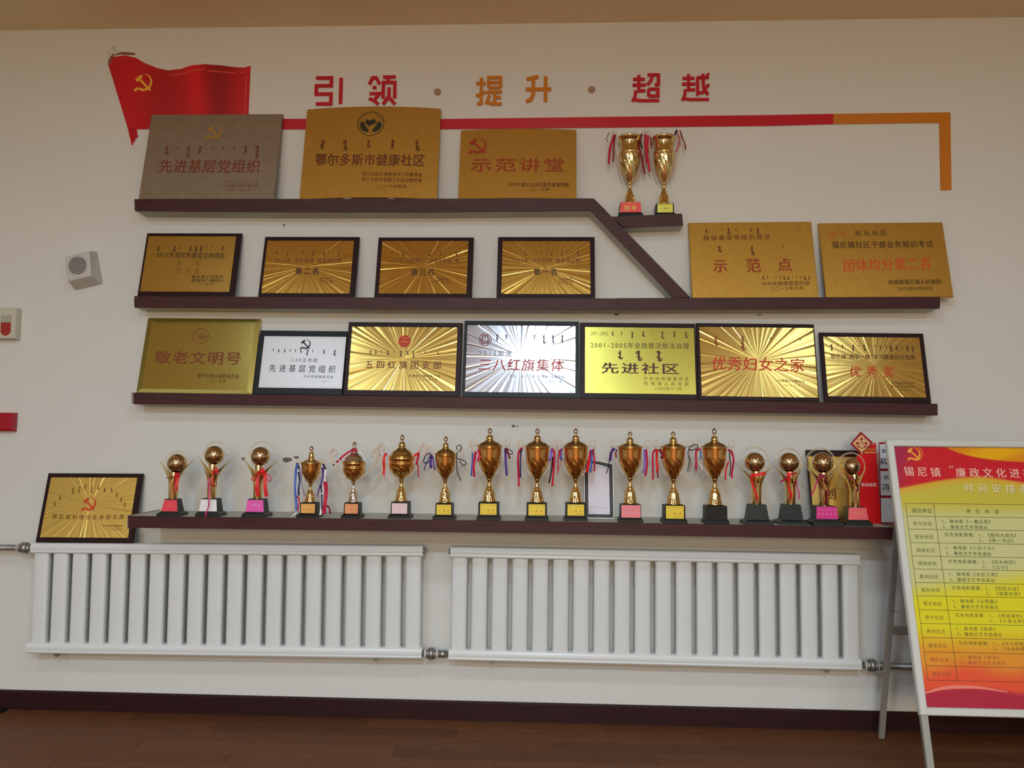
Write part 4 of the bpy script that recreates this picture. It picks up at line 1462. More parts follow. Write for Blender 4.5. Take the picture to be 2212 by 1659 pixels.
cup(1361, 1127, 'tall gold lidded cup with a rose pink label', lab=L3('一等奖', ROS, INKP, 20, 20, 10, 36, False), ox=O5, sh=92, rim=157, rw=26.5, lid=(167, 179, 191), bw=21.5, fx=-2, ribbons=[
    (PURP, 38, [(305, 372), (258, 430), (242, 545)]), (BLK, 13, [(242, 440), (225, 600), (188, 720)], -.026), (CRIM, 30, [(735, 385), (752, 560), (728, 757)]), (LAV, 28, [(712, 385), (722, 560), (702, 717)], -.026), (DRED, 20, [(335, 385), (320, 450), (330, 500)])])
cup(1455, 1128.7, 'tall gold lidded cup with a black looped ribbon at its right handle', lab=L3('一等奖', YEL, INKY, 18.5, 18.5, 9.5, 36), ox=O5, sh=90, rim=158, rw=26.5, lid=(168, 181, 192.5), ribbons=[
    (CRIM, 26, [(880, 380), (830, 470), (835, 805)]), (RED, 34, [(888, 385), (885, 560), (896, 700)], -.026), (DRED, 22, [(895, 690), (905, 785)]), (DRED, 40, [(915, 385), (960, 450), (950, 515)], -.03),
    (BLK, 12, [(1330, 385), (1345, 350), (1400, 322), (1445, 325), (1452, 355), (1410, 390), (1350, 395), (1322, 378)]), (BLK, 12, [(1325, 385), (1318, 450), (1335, 560), (1310, 705)]), (BLK, 6, [(1335, 450), (1355, 560), (1345, 700)])])
cup(1544.5, 1131, 'tall gold lidded cup on a black base without a label', ox=O5, sh=92, rim=159, rw=26.5, lid=(172, 184, 201), bw=22, ribbons=[
    (CRIM, 28, [(1490, 382), (1425, 430), (1432, 680)]), (BLUE, 20, [(1495, 405), (1492, 460), (1497, 520)], -.026), (WHI, 13, [(1452, 545), (1490, 610), (1515, 690)]), (NAVY, 5, [(1415, 600), (1405, 750)]), (BLK, 4, [(1430, 680), (1460, 740), (1487, 778)]),
    (CRIM, 30, [(1860, 392), (1930, 440), (1936, 600), (1915, 785)]), (BLK, 15, [(1880, 400), (1900, 560), (1893, 755)], -.026), (RED, 22, [(1872, 560), (1835, 700), (1830, 815)], -.03)])
# two open cups on the short shelf
O2 = (900, 80, 2.91)
YT = -.068
cup(1360.3, 464, 'open gold trophy cup with a red label, on the short upper shelf', SH1B, YT, 'vase', body=GOLD, fw=27, fh=9, bw=22, bh=32, sh=77, rim=181.5, rw=23.5, lid=None, foot=13, dr=.8, group=None, ox=O2,
    lab=(mat('label_champion_red', obs(216, 64, 52, 1.4), .35), [('冠军', 0, .42, .55, .62), ('运动会比赛', 0, .90, .12, .55)], 9.6, 32, 23.3, 21, INKG), ribbons=[
        (CRIM, 15, [(1245, 612), (1215, 700), (1208, 797)]), (DRED, 10, [(1248, 620), (1238, 700), (1235, 782)], -.026), (BLK, 4, [(1212, 600), (1192, 640), (1205, 662)]), (DRED, 13, [(1412, 615), (1400, 690), (1420, 780), (1435, 865)]), (BLK, 10, [(1415, 610), (1408, 660), (1418, 700)], -.026)])
cup(1434.5, 461.5, 'open gold trophy cup with a yellow label, on the short upper shelf', SH1B, YT+.014, 'vase', body=GOLD, fw=23, fh=7, bw=19.2, bh=28, sh=75, rim=179, rw=23.5, lid=None, foot=13, dr=.8, group=None, ox=O2,
    lab=(YEL2, [('一等奖', 0, .45, .25, .5), ('广场舞比赛第一名', 0, .88, .13, .85)], 8, 27, 16.5, 16.3, INKY), ribbons=[
        (CRIM, 14, [(1455, 620), (1450, 740), (1467, 845)]), (CRIM, 16, [(1437, 612), (1440, 700), (1448, 790)], -.026), (DRED, 10, [(1470, 625), (1478, 700)]), (BLK, 12, [(1635, 585), (1605, 670), (1600, 752)]), (DRED, 9, [(1655, 590), (1680, 655), (1692, 706)]),
        (CRIM, 6, [(1640, 600), (1652, 650), (1630, 722)])])


def ball_trophy(cx, bot, label, ball, ring, tips, colr=9, basep=None, lab=None, ribbons=(), ox=None, m=None, yc=YC):
    """ball (x,y,r), ring (x,y,r), tips ((x,y),(x,y)); basep = flange half width, flange height, base half widths, base height"""
    fw, fh, b0, b1, bh = basep
    T = Trophy(cx, bot, 'ball_trophy', label, SH4, yc, 'ball trophies')
    k = T.k
    T.plinth(m or MARBLE, fw, fh, b0, b1, fh, bh, .82, lab)
    bx, bz = T.L(ball[0], ball[1], 0)
    rx, rz = T.L(ring[0], ring[1], 0)
    mb = MB(); mb.ball((0, 0, 0), ball[2]*k)
    o = mk('ball', mb, BALLG, T.root)
    o.location = (bx, -.0, bz)
    mb = MB()
    mb.tube([(rx+ring[2]*k*cos(a*pi/24), .004, rz+ring[2]*k*sin(a*pi/24)) for a in range(48)], .95*k, 8, True)
    mb.tube([(rx+ring[2]*.93*k*cos(a*pi/24), -.004, rz+ring[2]*.93*k*sin(a*pi/24)) for a in range(48)], .45*k, 6, True)
    mk('ring', mb, ACRYL, T.root, 'clear round hoop')
    # neck under the ball
    cx0 = 0
    z0, zb = bh*k, bz-ball[2]*k
    mb = MB()
    mb.lathe([(colr*.62*k, z0), (colr*.60*k, z0+(zb-z0)*.5), (colr*.7*k, z0+(zb-z0)*.8), (colr*.9*k, zb+1*k), (colr*.8*k, zb+2.5*k), (.0005, zb+2.5*k)], 24)
    mk('column', mb, GOLD, T.root)
    for sg, tip in ((-1, tips[0]), (1, tips[1])):
        tx, tz = T.L(tip[0], tip[1], 0)
        tx = abs(tx)
        mb = MB()
        n, q = 22, 10
        vs = []
        for side in (0, 1):
            for i in range(n+1):
                t = i/n
                z = z0+(tz-z0)*t
                e = max(0, (t-.36)/.64)
                xo = colr*k*(1+.12*t)+(tx-colr*k*1.12)*(e**1.75)
                w = max(.06, (1-.10*t)*(1-max(0, (t-.5)/.5)**.9*.93))
                R_ = colr*k*(1+.35*sin(pi*min(1, t*1.2)))
                for j in range(q+1):
                    a = (j/q*2-1)*pi/2*.98*w
                    x = xo-R_*(1-cos(a))-side*.0009
                    vs.append((sg*x, R_*sin(a), z))
        m_ = q+1
        fs = []
        off = (n+1)*m_
        for i in range(n):
            for j in range(q):
                a = i*m_+j
                f1 = (a, a+1, a+m_+1, a+m_)
                fs.append(f1 if sg > 0 else f1[::-1])
                f2 = tuple(x+off for x in f1[::-1])
                fs.append(f2 if sg > 0 else f2[::-1])
        mb.add(vs, fs, True)
        mk('petal', mb, GOLD, T.root, 'curved metal petal ending in a point')
    for r in ribbons:
        T.ribbon(*r, ox=ox)
    return T


OA = (320, 930, 6.9125)
ball_trophy(372.5, 1115.5, 'ball trophy with a red label, leftmost trophy on the bottom shelf', (382.5, 1001, 21), (382, 1001.5, 27.3), ((343.5, 995), (420.5, 992.5)), 9.5, (25.5, 9, 18.5, 13.5, 36),
            (REDL, [('优秀奖', 0, .5, .22, .5)], 9.8, 34, 18, 13.8, ink(230, 110, 80)), [
                (RED, 46, [(425, 640), (440, 760), (425, 910)], -.03, True), (CRIM, 40, [(395, 655), (462, 650)], -.036), (DRED, 8, [(395, 685), (330, 690), (260, 717)], -.03), (RED, 18, [(400, 690), (405, 800), (395, 960)], -.028, True)], OA)
ball_trophy(455.5, 1116.5, 'ball trophy with a blank white label and a long pink ribbon tail', (463.5, 983.5, 21), (467, 981.5, 27.5), ((427, 984), (507.5, 986.5)), 9.5, (26, 10, 19.8, 16, 38),
            (WHL, [], 11, 36, 19.6, 16.6, INKP), [
                (RED, 44, [(1000, 560), (1028, 602)], -.036), (RED, 36, [(985, 600), (962, 720), (985, 850)], -.03, True), (DRED, 9, [(1005, 600), (1025, 740), (1005, 820), (960, 835), (912, 790), (905, 720), (935, 650)], -.036),
                (CRIM, 30, [(1025, 600), (1030, 650)], -.03), (MAG, 17, [(912, 700), (905, 850), (912, 1030), (882, 1180), (855, 1300)], -.062)], OA)
ball_trophy(555.5, 1117.5, 'ball trophy with a magenta label and a red bow', (563, 985.7, 21), (566.5, 983, 29.8), ((523, 988), (608, 988)), 9.8, (26.5, 10, 20, 16.5, 38),
            (MGL, [('一等奖', 0, .55, .26, .62)], 11, 36, 20, 17, INKP), [
                (RED, 52, [(1672, 590), (1735, 592)], -.036), (RED, 12, [(1680, 600), (1600, 655), (1548, 725), (1570, 750), (1620, 705)], -.03), (RED, 38, [(1668, 610), (1638, 720), (1635, 985)], -.03), (RED, 8, [(1620, 700), (1605, 800), (1608, 945)], -.03),
                (RED, 48, [(1722, 610), (1745, 720), (1762, 990)], -.03), (RED, 12, [(1735, 612), (1800, 670), (1833, 730), (1800, 762), (1775, 715)], -.03)], OA)
OB = (1580, 910, 5.82)
ball_trophy(1634.5, 1133, 'ball trophy on a bare dark base, nearest the unlabelled lidded cup', (1630, 998.5, 21), (1630, 996, 29.8), ((1584, 996), (1673.6, 999)), 10, (30, 10, 21.5, 17, 41), None, [
    (RED, 34, [(240, 672), (330, 672), (432, 648)], -.036), (RED, 28, [(245, 690), (285, 850), (335, 1000)], -.03), (RED, 40, [(250, 680), (285, 690), (300, 730)], -.03, True)], OB)
ball_trophy(1708, 1133, 'ball trophy on a bare dark base, second from the unlabelled lidded cup', (1703.7, 999, 21), (1703.5, 996.5, 27.5), ((1665, 998), (1738, 1000)), 10, (30, 10, 21, 17, 41), None, [
    (CRIM, 20, [(815, 650), (720, 690), (620, 765)], -.036), (RED, 40, [(722, 690), (732, 850), (750, 985)], -.03), (MAG, 18, [(815, 740), (835, 850), (855, 975)], -.03), (RED, 40, [(700, 670), (760, 665)], -.04)], OB, yc=-.245)
ball_trophy(1780.5, 1137.6, 'ball trophy with a dark magenta label, in front of the half hidden gold plaque', (1776.7, 1000, 22), (1773, 998.5, 30), ((1734, 999), (1815, 1000)), 10.5, (31, 12, 22.5, 20.5, 40),
            (MGD, [('锡尼镇社区文艺比赛', 0, .74, .10, .86), ('组织优秀奖', 0, .42, .15, .86)], 14, 39.5, 22.3, 20.6, INKP), [
                (DRED, 46, [(1100, 690), (1180, 690)], -.036), (MAG, 20, [(1110, 700), (1060, 800), (1008, 930)], -.03), (DRED, 26, [(1190, 700), (1200, 850), (1180, 1060)], -.03)], OB)
ball_trophy(1847.5, 1138.5, 'ball trophy with a rose label, rightmost trophy, in front of the red sign', (1839.5, 1008, 18), (1839, 1007, 28.5), ((1812, 1008), (1871, 1011)), 9.5, (27.5, 11, 20.8, 17.5, 38),
            (mat('label_coral', obs(214, 92, 98, 1.4), .35), [('优秀奖', 0, .55, .2, .5)], 12.5, 37.5, 20.6, 17.8, ink(236, 150, 110)), [
                (DRED, 34, [(1470, 715), (1540, 712)], -.036), (DRED, 14, [(1540, 720), (1585, 800), (1580, 900)], -.03)], OB, yc=-.25)

# ------------------------------------------------------------------ white card behind the third tall cup (its square code is left out)
p = Plaque((1262, 986), (1329, 1001), (1321, 1118), (1262, 1110), SH4.z, 'white card with a thick black border leaning behind the third tall cup', Yb=-.15, Yt=-.06, th=.004, name='card', cat='card')
b = MB()
W2, H2 = p.W/2, p.H


def card_outline(i):
    pts = [(-W2+i, i), (W2-i, i), (W2-i, H2*.93-i)]
    for q in range(1, 8):
        t = q/8
        pts.append((W2-i-(2*W2-2*i)*t, H2*.93-i+H2*.07*sin(pi*t*.5)))
    pts.append((-W2+i, H2-i))
    return pts


b.poly2(card_outline(0), 0, .004)
p.plate = mk('card_back', b, mat('card_white', obs(214, 218, 212, 1.4), .5), p.root)
b = MB(); b.poly2(card_outline(.004), -.0012, .001)
mk('black_border', b, CARDB, p.plate)
b = MB(); b.poly2(card_outline(.021), -.0022, .0009)
mk('paper_face', b, mat('card_paper', obs(200, 196, 208, 1.4), .5), p.plate)
p.fy = -.0028
p.text('民乐社区公众服务', 1284, 1312, 1008, 3.5, (120, 116, 130), yr=1011)
p.text('欢迎关注民乐社区', 1268, 1312, 1095, 3.5, (140, 138, 150), yr=1098)

# ------------------------------------------------------------------ community sign at the right end of the bottom shelf
YS = -.155
sgn_c = P(1862, 1132, YS)
zs = SH4.z(sgn_c.x)+.001
sroot = empty('community_sign', Matrix.Translation((sgn_c.x, YS, zs)), 'tall red community sign with a diamond emblem and white name cards, behind the sign stand', 'sign')


def SL(x, y, dy=0):
    q = P(x, y, YS+dy)
    return (q.x-sgn_c.x, q.z-zs)


SIGNR = mat('sign_red', obs(196, 14, 22, 1.5), .35)
SIGNR2 = mat('sign_wine', obs(140, 14, 34, 1.4), .4)
b = MB()
x0, x1 = SL(1851, 1000)[0], SL(1893, 1000)[0]
zt0, zt1 = SL(1851, 985)[1], SL(1893, 956)[1]
b.poly2([(x0, 0), (x1+.016, 0), (x1, zt1), (x0, zt0)], 0, .006)
rp = mk('red_panel', b, SIGNR, sroot)
b = MB()
b.poly2([SL(1836, 959), SL(1859, 932), SL(1886, 957), SL(1862, 984)], -.005, .0045)
dp = mk('diamond_panel', b, SIGNR2, sroot, 'dark red diamond at the top')
KN = mat('knot_peach', obs(246, 176, 120, 1.4), .4)
b = MB()
cxk, czk = SL(1860.3, 957.8)
kr = 17.5*(YS-CAM.y)/FPX
y_ = -.0058
def rk(u, v):
    return (cxk+kr*u, czk+kr*v)
b.strip([rk(0, .98), rk(.98, 0), rk(.1, -.9), rk(-.1, -.9), rk(-.98, 0), rk(0, .98)], kr*.11, y_)
for sx, sz in ((0, .52), (.52, 0), (-.52, 0), (0, -.52)):
    b.ring2(cxk+kr*sx, czk+kr*sz, kr*.24, kr*.10, y_-.0002, 16)
for sg in (-1, 1):
    b.strip([rk(sg*.42, .42), rk(sg*.18, .18), rk(0, 0), rk(-sg*.30, -.30)], kr*.10, y_-.0004)
    b.strip([rk(sg*.30, .62), rk(sg*.24, .30), rk(sg*.62, .28)], kr*.08, y_-.0003)
b.strip([rk(0, .1), rk(0, -1.35)], kr*.13, y_-.0006)
mk('knot_emblem', b, KN, dp, 'peach knot pattern')
ks = (YS-CAM.y)/FPX


def sgtext(s_, cx, cy, w, h, m, par, dy=-.0012, bold=.01):
    a = SL(cx-w/2, cy)
    c = SL(cx+w/2, cy)
    n = len(s_)
    hh = h*ks
    for i_, ch_ in enumerate(s_):
        x_ = a[0]+hh/2+(c[0]-a[0]-hh)*i_/max(1, n-1) if n > 1 else (a[0]+c[0])/2
        z_ = a[1]+(c[1]-a[1])*(i_+.5)/n
        mb = MB()
        text2(mb, ch_, (x_-hh/2, z_), (x_+hh/2, z_), hh, dy, bold)
        fixup(mb)
        mk('letter', mb, m, par)


sgtext('民乐社区', 1878.5, 971, 25, 6, ink(240, 150, 60), rp, -.0058)
b = MB()
b.strip([SL(1866.5, 977.5), SL(1891, 977.5)], 2.6*ks, -.0058)
mk('underline', b, ink(240, 150, 60), rp)
sgtext('民乐社区', 1877, 1047, 33, 7.9, ink(240, 226, 214), rp, -.0012, .014)
b = MB()
xr = SL(1975, 1000)[0]
b.box(x1+.0165, xr, .001, .006, 0, SL(1893, 955)[1])
mk('back_panel', b, SIGNR2, sroot, 'wine red rack for the name cards')
CARDM = mat('name_card', obs(196, 194, 196, 1.45), .5)
for i, (ya, yb) in enumerate(((959.5, 1012), (1017.5, 1070), (1075.5, 1128))):
    za, zb = SL(1893, ya)[1], SL(1893, yb)[1]
    b = MB(); b.bar(x1+.0185, xr-.008, -.0015, .0008, max(zb, .003), za, .0006)
    cdm = mk('name_card', b, CARDM, sroot)
    if i < 2:
        for j, ch in enumerate((('李', '杭'), ('刘', '冯'))[i]):
            sgtext(ch, 1908.5+i*5, (975, 996)[j]+i*56, 13 if j else 9, 15 if j else 10, CARDB, cdm, -.0022, .016)

# ------------------------------------------------------------------ wall speaker, sounder, call point
WSP = mat('speaker_housing', (.60, .58, .55, 1), .5)
front = [P(*q, -.105) for q in ((140.5, 555), (193, 541.5), (197, 595.5), (146, 608))]
back = [P(*q, -.001) for q in ((152, 557), (209.5, 543), (223, 613), (162, 627.5))]
o0 = sum((Vector(v) for v in back), Vector())/4
sp = empty('wall_speaker', Matrix.Translation((o0.x, 0, o0.z)), 'white box loudspeaker with a round grille, mounted tilted on the wall', 'speaker')
off = Vector((o0.x, 0, o0.z))
front = [v-off for v in front]
back = [v-off for v in back]
b = MB()
b.prism([front[3], front[2], front[1], front[0]], [back[3], back[2], back[1], back[0]])
o = mk('housing', b, WSP, sp, fixn=True)
bvm = o.modifiers.new('round', 'BEVEL'); bvm.width = .007; bvm.segments = 3
ax = (front[1]-front[0]).normalized()
az = (front[0]-front[3]).normalized()
gc = P(167.3, 573.5, -.106)-off
kk = 21*(4.2-.105)/FPX
b = MB(); b.disc(0, 0, kk, 0, .001, 36)
g = mk('grille', b, GRILLE, sp, 'round grille with slots'); g.location = (gc.x, -.1062, gc.z)
for i in range(11):
    z = -kk+kk*2*(i+.5)/11
    w = math.sqrt(max(0, kk*kk-z*z))*.97
    b = MB(); b.box(-w, w, -.0014, 0, z-kk*.035, z+kk*.035)
    m2 = mk('grille_slat', b, WSP, g)
    m2.rotation_euler = (0, -radians(-8), 0)
b = MB()
b.strip([(gc.x+kk*1.0*math.cos(a*pi/18), gc.z+kk*1.0*math.sin(a*pi/18)) for a in range(37)], .0016, -.1068)
mk('grille_rim', b, WSP, sp)


def rbox(mb, x0, x1, y0, y1, z0, z1):
    mb.bar(x0, x1, y0, y1, z0, z1, .004)


a_, c_ = P(-18, 664, -.052), P(31, 731, -.052)
so = empty('fire_alarm_sounder', Matrix.Translation((a_.x, 0, c_.z)), 'cream fire alarm sounder with a red lens, on the wall at the left edge', 'alarm')
Wd, Hd = c_.x-a_.x, a_.z-c_.z
b = MB(); rbox(b, 0, Wd, -.052, -.0005, 0, Hd); mk('housing', b, mat('sounder_plastic', (.62, .59, .50, 1), .45), so)
u0, u1 = P(1.5, 700, -.055).x-a_.x, P(23, 700, -.055).x-a_.x
zA, zB, zC = P(10, 681, -.055).z-c_.z, P(10, 697, -.055).z-c_.z, P(10, 725, -.055).z-c_.z
um = (u0+u1)/2
ur = (u1-u0)/2
b = MB()
b.poly2([(u0, zB), (u0, zC+ur)]+[(um-ur*cos(t*pi/10), zC+ur-ur*sin(t*pi/10)) for t in range(1, 10)]+[(u1, zC+ur), (u1, zB)], -.0545, .003)
mk('lens', b, REDLENS, so, 'red lens with a rounded lower edge')
b = MB(); b.bar(u0+.001, u1-.001, -.058, -.0525, zB+.001, zA, .002)
mk('window_lens', b, mat('cloudy_lens', (.46, .45, .36, 1), .3), so, 'cloudy upper lens')

a_, c_ = P(-42, 890, -.045), P(25, 932, -.045)
cp = empty('call_point', Matrix.Translation((a_.x, 0, c_.z)), 'glossy red fire call point cut off by the left edge', 'alarm')
Wd, Hd = c_.x-a_.x, a_.z-c_.z
b = MB()
prof = [(-.002, 0), (-.036, .002), (-.044, .012), (-.045, Hd*.5), (-.043, Hd-.012), (-.036, Hd-.003), (-.002, Hd)]
n = len(prof)
b.add([(x, y, z) for x in (0, Wd) for y, z in prof], [(i, i+n, (i+1) % n+n, (i+1) % n) for i in range(n)]+[tuple(range(n)), tuple(range(2*n-1, n-1, -1))])
o = mk('housing', b, REDGLOSS, cp, fixn=True)
bvm = o.modifiers.new('round', 'BEVEL'); bvm.width = .004; bvm.segments = 3
b = MB(); b.box(.03, Wd-.07, -.0462, -.0445, Hd*.3, Hd*.72); mk('press_panel', b, PAPER, cp)

# small dark stop on the floor at the baseboard, left edge
p0 = P(0, 1532, -.05)
b = MB()
b.prism([(-.06, -.03, 0), (.030, -.03, 0), (.030, -.03, .006), (.012, -.03, .012), (-.06, -.03, .014)], [(-.06, .02, 0), (.030, .02, 0), (.030, .02, .006), (.012, .02, .012), (-.06, .02, .014)])
o = mk('door_stop', b, BLACKP, fixn=True)
o.location = (p0.x, -.055, .0005)
tag(o, 'small black wedge on the floor at the baseboard, at the left edge', 'wedge')

# ------------------------------------------------------------------ A-frame sign stand
zf = 0.0
ft = P(2014, 1690, -.80)
YF = -.80
foot = P(2014, 1690, YF)
YTOP = -.46
top = P(1912, 950, YTOP)
ztop = top.z
SX = (P(1995, 1545, -.76).x+top.x)/2
th_l = math.atan2(YTOP-YF, ztop)
Lf = math.hypot(YTOP-YF, ztop)
xa = Vector((1, 0, 0))
za = Vector((0, sin(th_l), cos(th_l)))
ya = za.cross(xa)
Mx = Matrix(((xa.x, ya.x, za.x, SX), (xa.y, ya.y, za.y, YF), (xa.z, ya.z, za.z, 0.0), (0, 0, 0, 1)))
Mxi = Mx.inverted()
st = empty('sign_stand', Mx, 'white-framed folding sign stand with a red and yellow schedule poster', 'sign stand')


def EL(px, py, y=0.0):
    o = Mxi @ CAM
    d = Mxi.to_3x3() @ ray(px, py)
    t = (y-o.y)/d.y
    p = o+d*t
    return (p.x, p.z)


tlc, blc = EL(1912, 950), EL(1995, 1545)

BW = .90
x0 = 0.0
zb, zt_ = blc[1], tlc[1]
fwid = .032
b = MB(); b.bar(x0, x0+fwid, -.012, .012, zb, zt_, .004); mk('frame_rail', b, ALU, st)
b = MB(); b.bar(x0+BW-fwid, x0+BW, -.012, .012, zb, zt_, .004); mk('frame_rail', b, ALU, st)
b = MB(); b.bar(x0+fwid+.0003, x0+BW-fwid-.0003, -.012, .012, zt_-fwid, zt_, .004); mk('frame_rail', b, ALU, st)
b = MB(); b.bar(x0+fwid+.0003, x0+BW-fwid-.0003, -.012, .012, zb, zb+fwid, .004); mk('frame_rail', b, ALU, st)
b = MB(); b.box(x0+fwid+.0003, x0+BW-fwid-.0003, .002, .010, zb+fwid+.0003, zt_-fwid-.0003); mk('backing_board', b, mat('board_back', (.25, .24, .23, 1), .7), st)
for xx in (x0+.004, x0+BW-.034):
    b = MB(); b.box(xx, xx+.028, -.006, .014, 0.002, zb-.0003); mk('front_leg', b, mat('leg_aluminium', (.40, .40, .36, 1), .4, .3) if xx < .1 else ALU, st)
# rear frame (local y points back)
hz_ = zt_-.035
rear_foot_w = Vector((SX, -.125, 0.004))
rf = Mxi @ rear_foot_w
hinge = Vector((0, .026, hz_))
xl = EL(1905, 1560, 0)[0]
rx0 = (Mxi @ P(1903, 1575, -.125)).x
rdir = (Vector((0, rf.y, rf.z))-hinge)


def rear_bar(name, xa_, xb_, t0, t1, half=.012):
    c0 = hinge+rdir*t0
    c1 = hinge+rdir*t1
    nrm = rdir.normalized().cross(Vector((1, 0, 0)))*half*.7
    mb = MB()
    mb.prism([Vector((xa_, 0, 0))+c0-nrm, Vector((xb_, 0, 0))+c0-nrm, Vector((xb_, 0, 0))+c1-nrm, Vector((xa_, 0, 0))+c1-nrm],
             [Vector((xa_, 0, 0))+c0+nrm, Vector((xb_, 0, 0))+c0+nrm, Vector((xb_, 0, 0))+c1+nrm, Vector((xa_, 0, 0))+c1+nrm])
    mk(name, mb, ALUG, st, fixn=True)


def rear_t(px, py):
    """parameter along the rear leg for a pixel, in the rear leg plane"""
    a = Mxi @ CAM
    d = Mxi.to_3x3() @ ray(px, py)
    n = rdir.cross(Vector((1, 0, 0)))
    t = (hinge-a).dot(n)/d.dot(n)
    p = a+d*t
    return (p-hinge).dot(rdir)/rdir.length_squared, p.x


tA, xA = rear_t(1938, 1165)
tB, xB = rear_t(1903, 1573)

rxm = (xA+xB)/2
rear_bar('rear_leg', rxm-.013, rxm+.013, .0, .998)
rear_bar('rear_leg', x0+BW-rxm-.013, x0+BW-rxm+.013, .0, .998)
tc_ = rear_t(1940, 1362)[0]
rear_bar('rear_brace', rxm+.0135, x0+BW-rxm-.0135, tc_-.013, tc_+.013)
pa, pb = rear_t(1932, 1318), None
A3 = hinge+rdir*pa[0]+Vector((rxm, 0, 0))
b = MB(); b.tube([A3, Vector((rxm+.05, .014, A3.z-.06))], .002, 6)
mk('stay_bar', b, ALUG, st)

# poster
pq0 = x0+fwid+.001
pq1 = x0+BW-fwid-.001
pz0, pz1 = zb+fwid+.001, zt_-fwid-.001
YP = .0008


def poster_color(px, py):
    # colours of the printed sheet, as functions of the place on the sheet
    def mixc(a, c, t):
        t = max(0, min(1, t))
        t = t*t*(3-2*t)
        return tuple(x+(y-x)*t for x, y in zip(a, c))
    wine, red = (150, 38, 72), (186, 28, 40)
    gold, khaki, pale = (206, 150, 20), (184, 172, 62), (186, 186, 128)
    lem, org, rorg, crim = (204, 194, 26), (206, 134, 34), (212, 74, 42), (160, 26, 52)
    u = (px-1930)/282
    # lower edge of the red field
    eb = 1058-31*math.sin(max(0, min(1, (px-1943)/190))*pi/2)+max(0, (px-2110))*.16
    et = 962+38*(1-math.exp(-((max(0, px-2035))/60)))
    if px < 2035:
        et = 900
    c = mixc(wine, red, (px-1935)/70+(py-960)/300)
    if py < et:
        f = .5+.5*sin((px+py*2)*.035)
        g0 = mixc((214, 160, 22), (196, 112, 24), f*.6)
        return mixc(c, g0, (et-py)/2.5)
    edge = (py-eb)/7
    if edge > 0:
        g = mixc((200, 150, 50), khaki, (py-eb)/25)
        g = mixc(g, pale, (py-1085)/50)
        # diagonal sweep into lemon, then orange, then crimson
        d = py+(px-1990)*.18
        g = mixc(g, lem, (d-1262)/62)
        g = mixc(g, org, (py-1362)/70)
        g = mixc(g, rorg, (py-1432+8*sin(px*.04))/45)
        g = mixc(g, crim, (py-(1496-10*math.sin(max(0, min(1, (px-1998)/180))*pi)))/14)
        c = mixc(c, g, edge)
    return c


Q = MB()
nx, nz = 200, 260
vs, cols, fs = [], [], []
Cl = Mx
for j in range(nz+1):
    z = pz1+(pz0-pz1)*j/nz
    for i in range(nx+1):
        x = pq0+(pq1-pq0)*i/nx
        w = Cl @ Vector((x, YP, z))
        d = w-CAM
        dz_ = d.dot(_f)
        px = CX+FPX*d.dot(RV)/dz_
        py = CY-FPX*d.dot(UV)/dz_
        # the sheet design, undone from its perspective: columns run along the sheet's own left edge
        pxx = 1930+(x-pq0)*(282/.60)+ (j/nz)*0
        vs.append((x, YP, z))
        fsx = 1932+(x-pq0)*455+(j/nz)*72
        yy = 963+(1533-963)*(j/nz)
        r_, g_, b_ = poster_color(fsx, yy)
        cols.append((lin(r_)*1.35, lin(g_)*1.35, lin(b_)*1.35, 1))
for j in range(nz):
    for i in range(nx):
        a = j*(nx+1)+i
        fs.append((a, a+nx+1, a+nx+2, a+1))
poster = color_mesh('poster', vs, fs, cols, st, .22)


def ptext(s_, xl, xr_, y, h, c, yr=None, bold=0.0, dy=-.0006):
    yr = y if yr is None else yr
    a, c2 = EL(xl, y, YP), EL(xr_, yr, YP)
    xm, ym = (xl+xr_)/2, (y+yr)/2
    hh = abs(EL(xm, ym-h/2, YP)[1]-EL(xm, ym+h/2, YP)[1])
    if h > 15:
        n = len(s_)
        for i_, ch_ in enumerate(s_):
            t_ = i_/max(1, n-1)
            x_ = a[0]+hh/2+(c2[0]-a[0]-hh)*t_ if n > 1 else (a[0]+c2[0])/2
            z_ = a[1]+(c2[1]-a[1])*t_
            mb = MB()
            text2(mb, ch_, (x_-hh/2, z_), (x_+hh/2, z_), hh, YP+dy, bold)
            fixup(mb)
            mk('letter', mb, ink(*c), poster)
        return
    mb = MB()
    text2(mb, s_, a, c2, hh, YP+dy, bold)
    fixup(mb)
    mk('lettering', mb, ink(*c), poster)


ptext('锡尼镇', 1952, 2032, 1018, 22, (236, 176, 160), yr=1020, bold=.012)
ptext('“', 2051, 2059, 1013, 22, (236, 176, 160))
ptext('廉政文化进社', 2064, 2232, 1020.5, 22, (236, 176, 160), yr=1022.5, bold=.012)
ptext('时间安排表', 2083, 2224, 1055, 21, (120, 96, 50), yr=1058, bold=.012, dy=-.0004)
ptext('时间安排表', 2082, 2223, 1054, 21, (220, 208, 156), yr=1057, bold=.010, dy=-.0008)
pe = EL(1973, 980, YP)
b = MB(); party2(b, pe[0], pe[1], .064, YP-.0008)
mk('emblem', b, ink(226, 150, 46), poster)
b = MB(); b.ring2(pe[0]+.004, pe[1]+.004, .036, .004, YP-.0006, 26, -1.6, 1.9)
mk('emblem_arc', b, ink(206, 120, 50), poster)
GRN, GR2, BRN = (92, 96, 40), (74, 84, 36), (112, 84, 26)
ys = [1087, 1115, 1143, 1172, 1201, 1229, 1258, 1287, 1317, 1346.5, 1377, 1408, 1438, 1469]
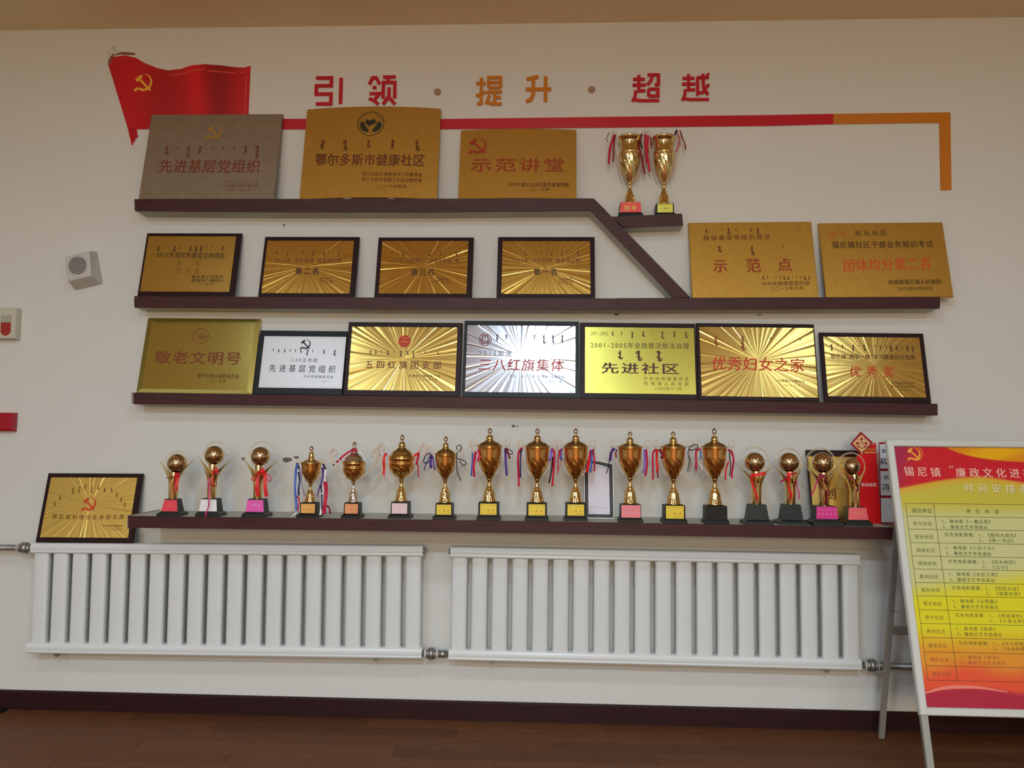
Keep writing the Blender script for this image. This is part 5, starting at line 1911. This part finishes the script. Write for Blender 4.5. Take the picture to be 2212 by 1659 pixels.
rows = [('演出单位', None)]+[('民乐社区', ('《一叠白纸》', 0)), ('民乐社区', ('《胜利大阅兵》', '《第一书记》')), ('团结社区', ('《八月十五》', 0)), ('团结社区', ('《回乡种田》', '《公仆》')),
                          ('胜利社区', ('《大红公鸡》', 0)), ('胜利社区', ('《百团大战》', '《我是村官》')), ('育才社区', ('《认错属》', 0)), ('育才社区', ('《焦裕禄传》', '《小鬼当家》')),
                          ('建安社区', ('《陷阱》', 0)), ('建安社区', ('《天上的菊美》', '《永远的榜样》')), ('锡尼社区', ('《嫁妆》', 0)), ('锡尼社区', ('', ''))]
lx = lambda y: 1956+(y-1087)*(2004-1956)/(1469-1087)
cxn = lambda y: 2017+(y-1087)*(2068-2017)/(1472-1087)
for i, (lab_, body_) in enumerate(rows):
    y = ys[i]
    yn = ys[i+1]
    ym = (y+yn)/2
    dark = (88, 90, 44) if i < 8 else (126, 92, 30) if i < 11 else (150, 74, 34)
    xo = lx(ym)
    ptext(lab_, xo+11, xo+11+(45 if i == 0 else 41), ym+1.5, 11 if i == 0 else 9.5, dark, yr=ym+2.5, bold=.012)
    if i == 0:
        ptext('演出内容', 2086, 2158, 1103.5, 10, (86, 92, 36), yr=1105.5, bold=.012)
        continue
    t1, t2 = body_
    bx = cxn(y)+12
    dk = (78, 84, 48) if i < 8 else (116, 88, 28) if i < 11 else (158, 84, 40)
    if t1 == '':
        continue
    if t2 == 0:
        n_ = 5+len(t1)
        ptext('1、微电影'+t1, bx+1, bx+1+n_*10.3-2, y+11, 9.2, dk, yr=y+12.5, bold=.008)
        ptext('2、廉政文艺专场演出', bx+3, bx+101, y+22.8, 9.2, dk, yr=y+24.8, bold=.008)
    else:
        ptext('红色电影展播：1、'+t1, bx+4, bx+4+(9+len(t1))*10.0, y+11.5, 9.2, dk, yr=y+14, bold=.008)
        ptext('2、'+t2, bx+78, bx+78+(2+len(t2))*10.0, y+23.8, 9.2, dk, yr=y+25.2, bold=.008)
# table rules
b = MB()
A_, B_ = EL(1956, 1087, YP), EL(2004, 1469, YP)
C_, D_ = EL(2017, 1088, YP), EL(2068, 1471, YP)
xL, xC = (A_[0]+B_[0])/2, (C_[0]+D_[0])/2

xR = pq1-.03
zl = []
for i, y in enumerate(ys):
    z = EL(lx(y), y, YP)[1]
    zl.append(z)
for i, z in enumerate(zl):
    b = MB(); b.strip([(xL, z), (xR, z-.0)], .0019, YP-.0006)
    mk('table_rule', b, ink(70, 58, 20) if i < 11 else ink(96, 48, 24), poster)
for x in (xL, xC, xR):
    b = MB(); b.strip([(x, zl[0]), (x, zl[-1])], .0019, YP-.0008)
    mk('table_rule', b, ink(70, 58, 20), poster)
b = MB()
pts = smooth_path([EL(1999, 1497, YP), EL(2035, 1487, YP), (EL(2075, 1484, YP)), EL(2120, 1486, YP), EL(2176, 1495, YP)], 6)
n = len(pts)
b.strip(pts, [.004+.009*sin(pi*min(1, (i+2)/n)) for i in range(n)], YP-.0005)
mk('pale_arc', b, ink(236, 118, 104), poster)
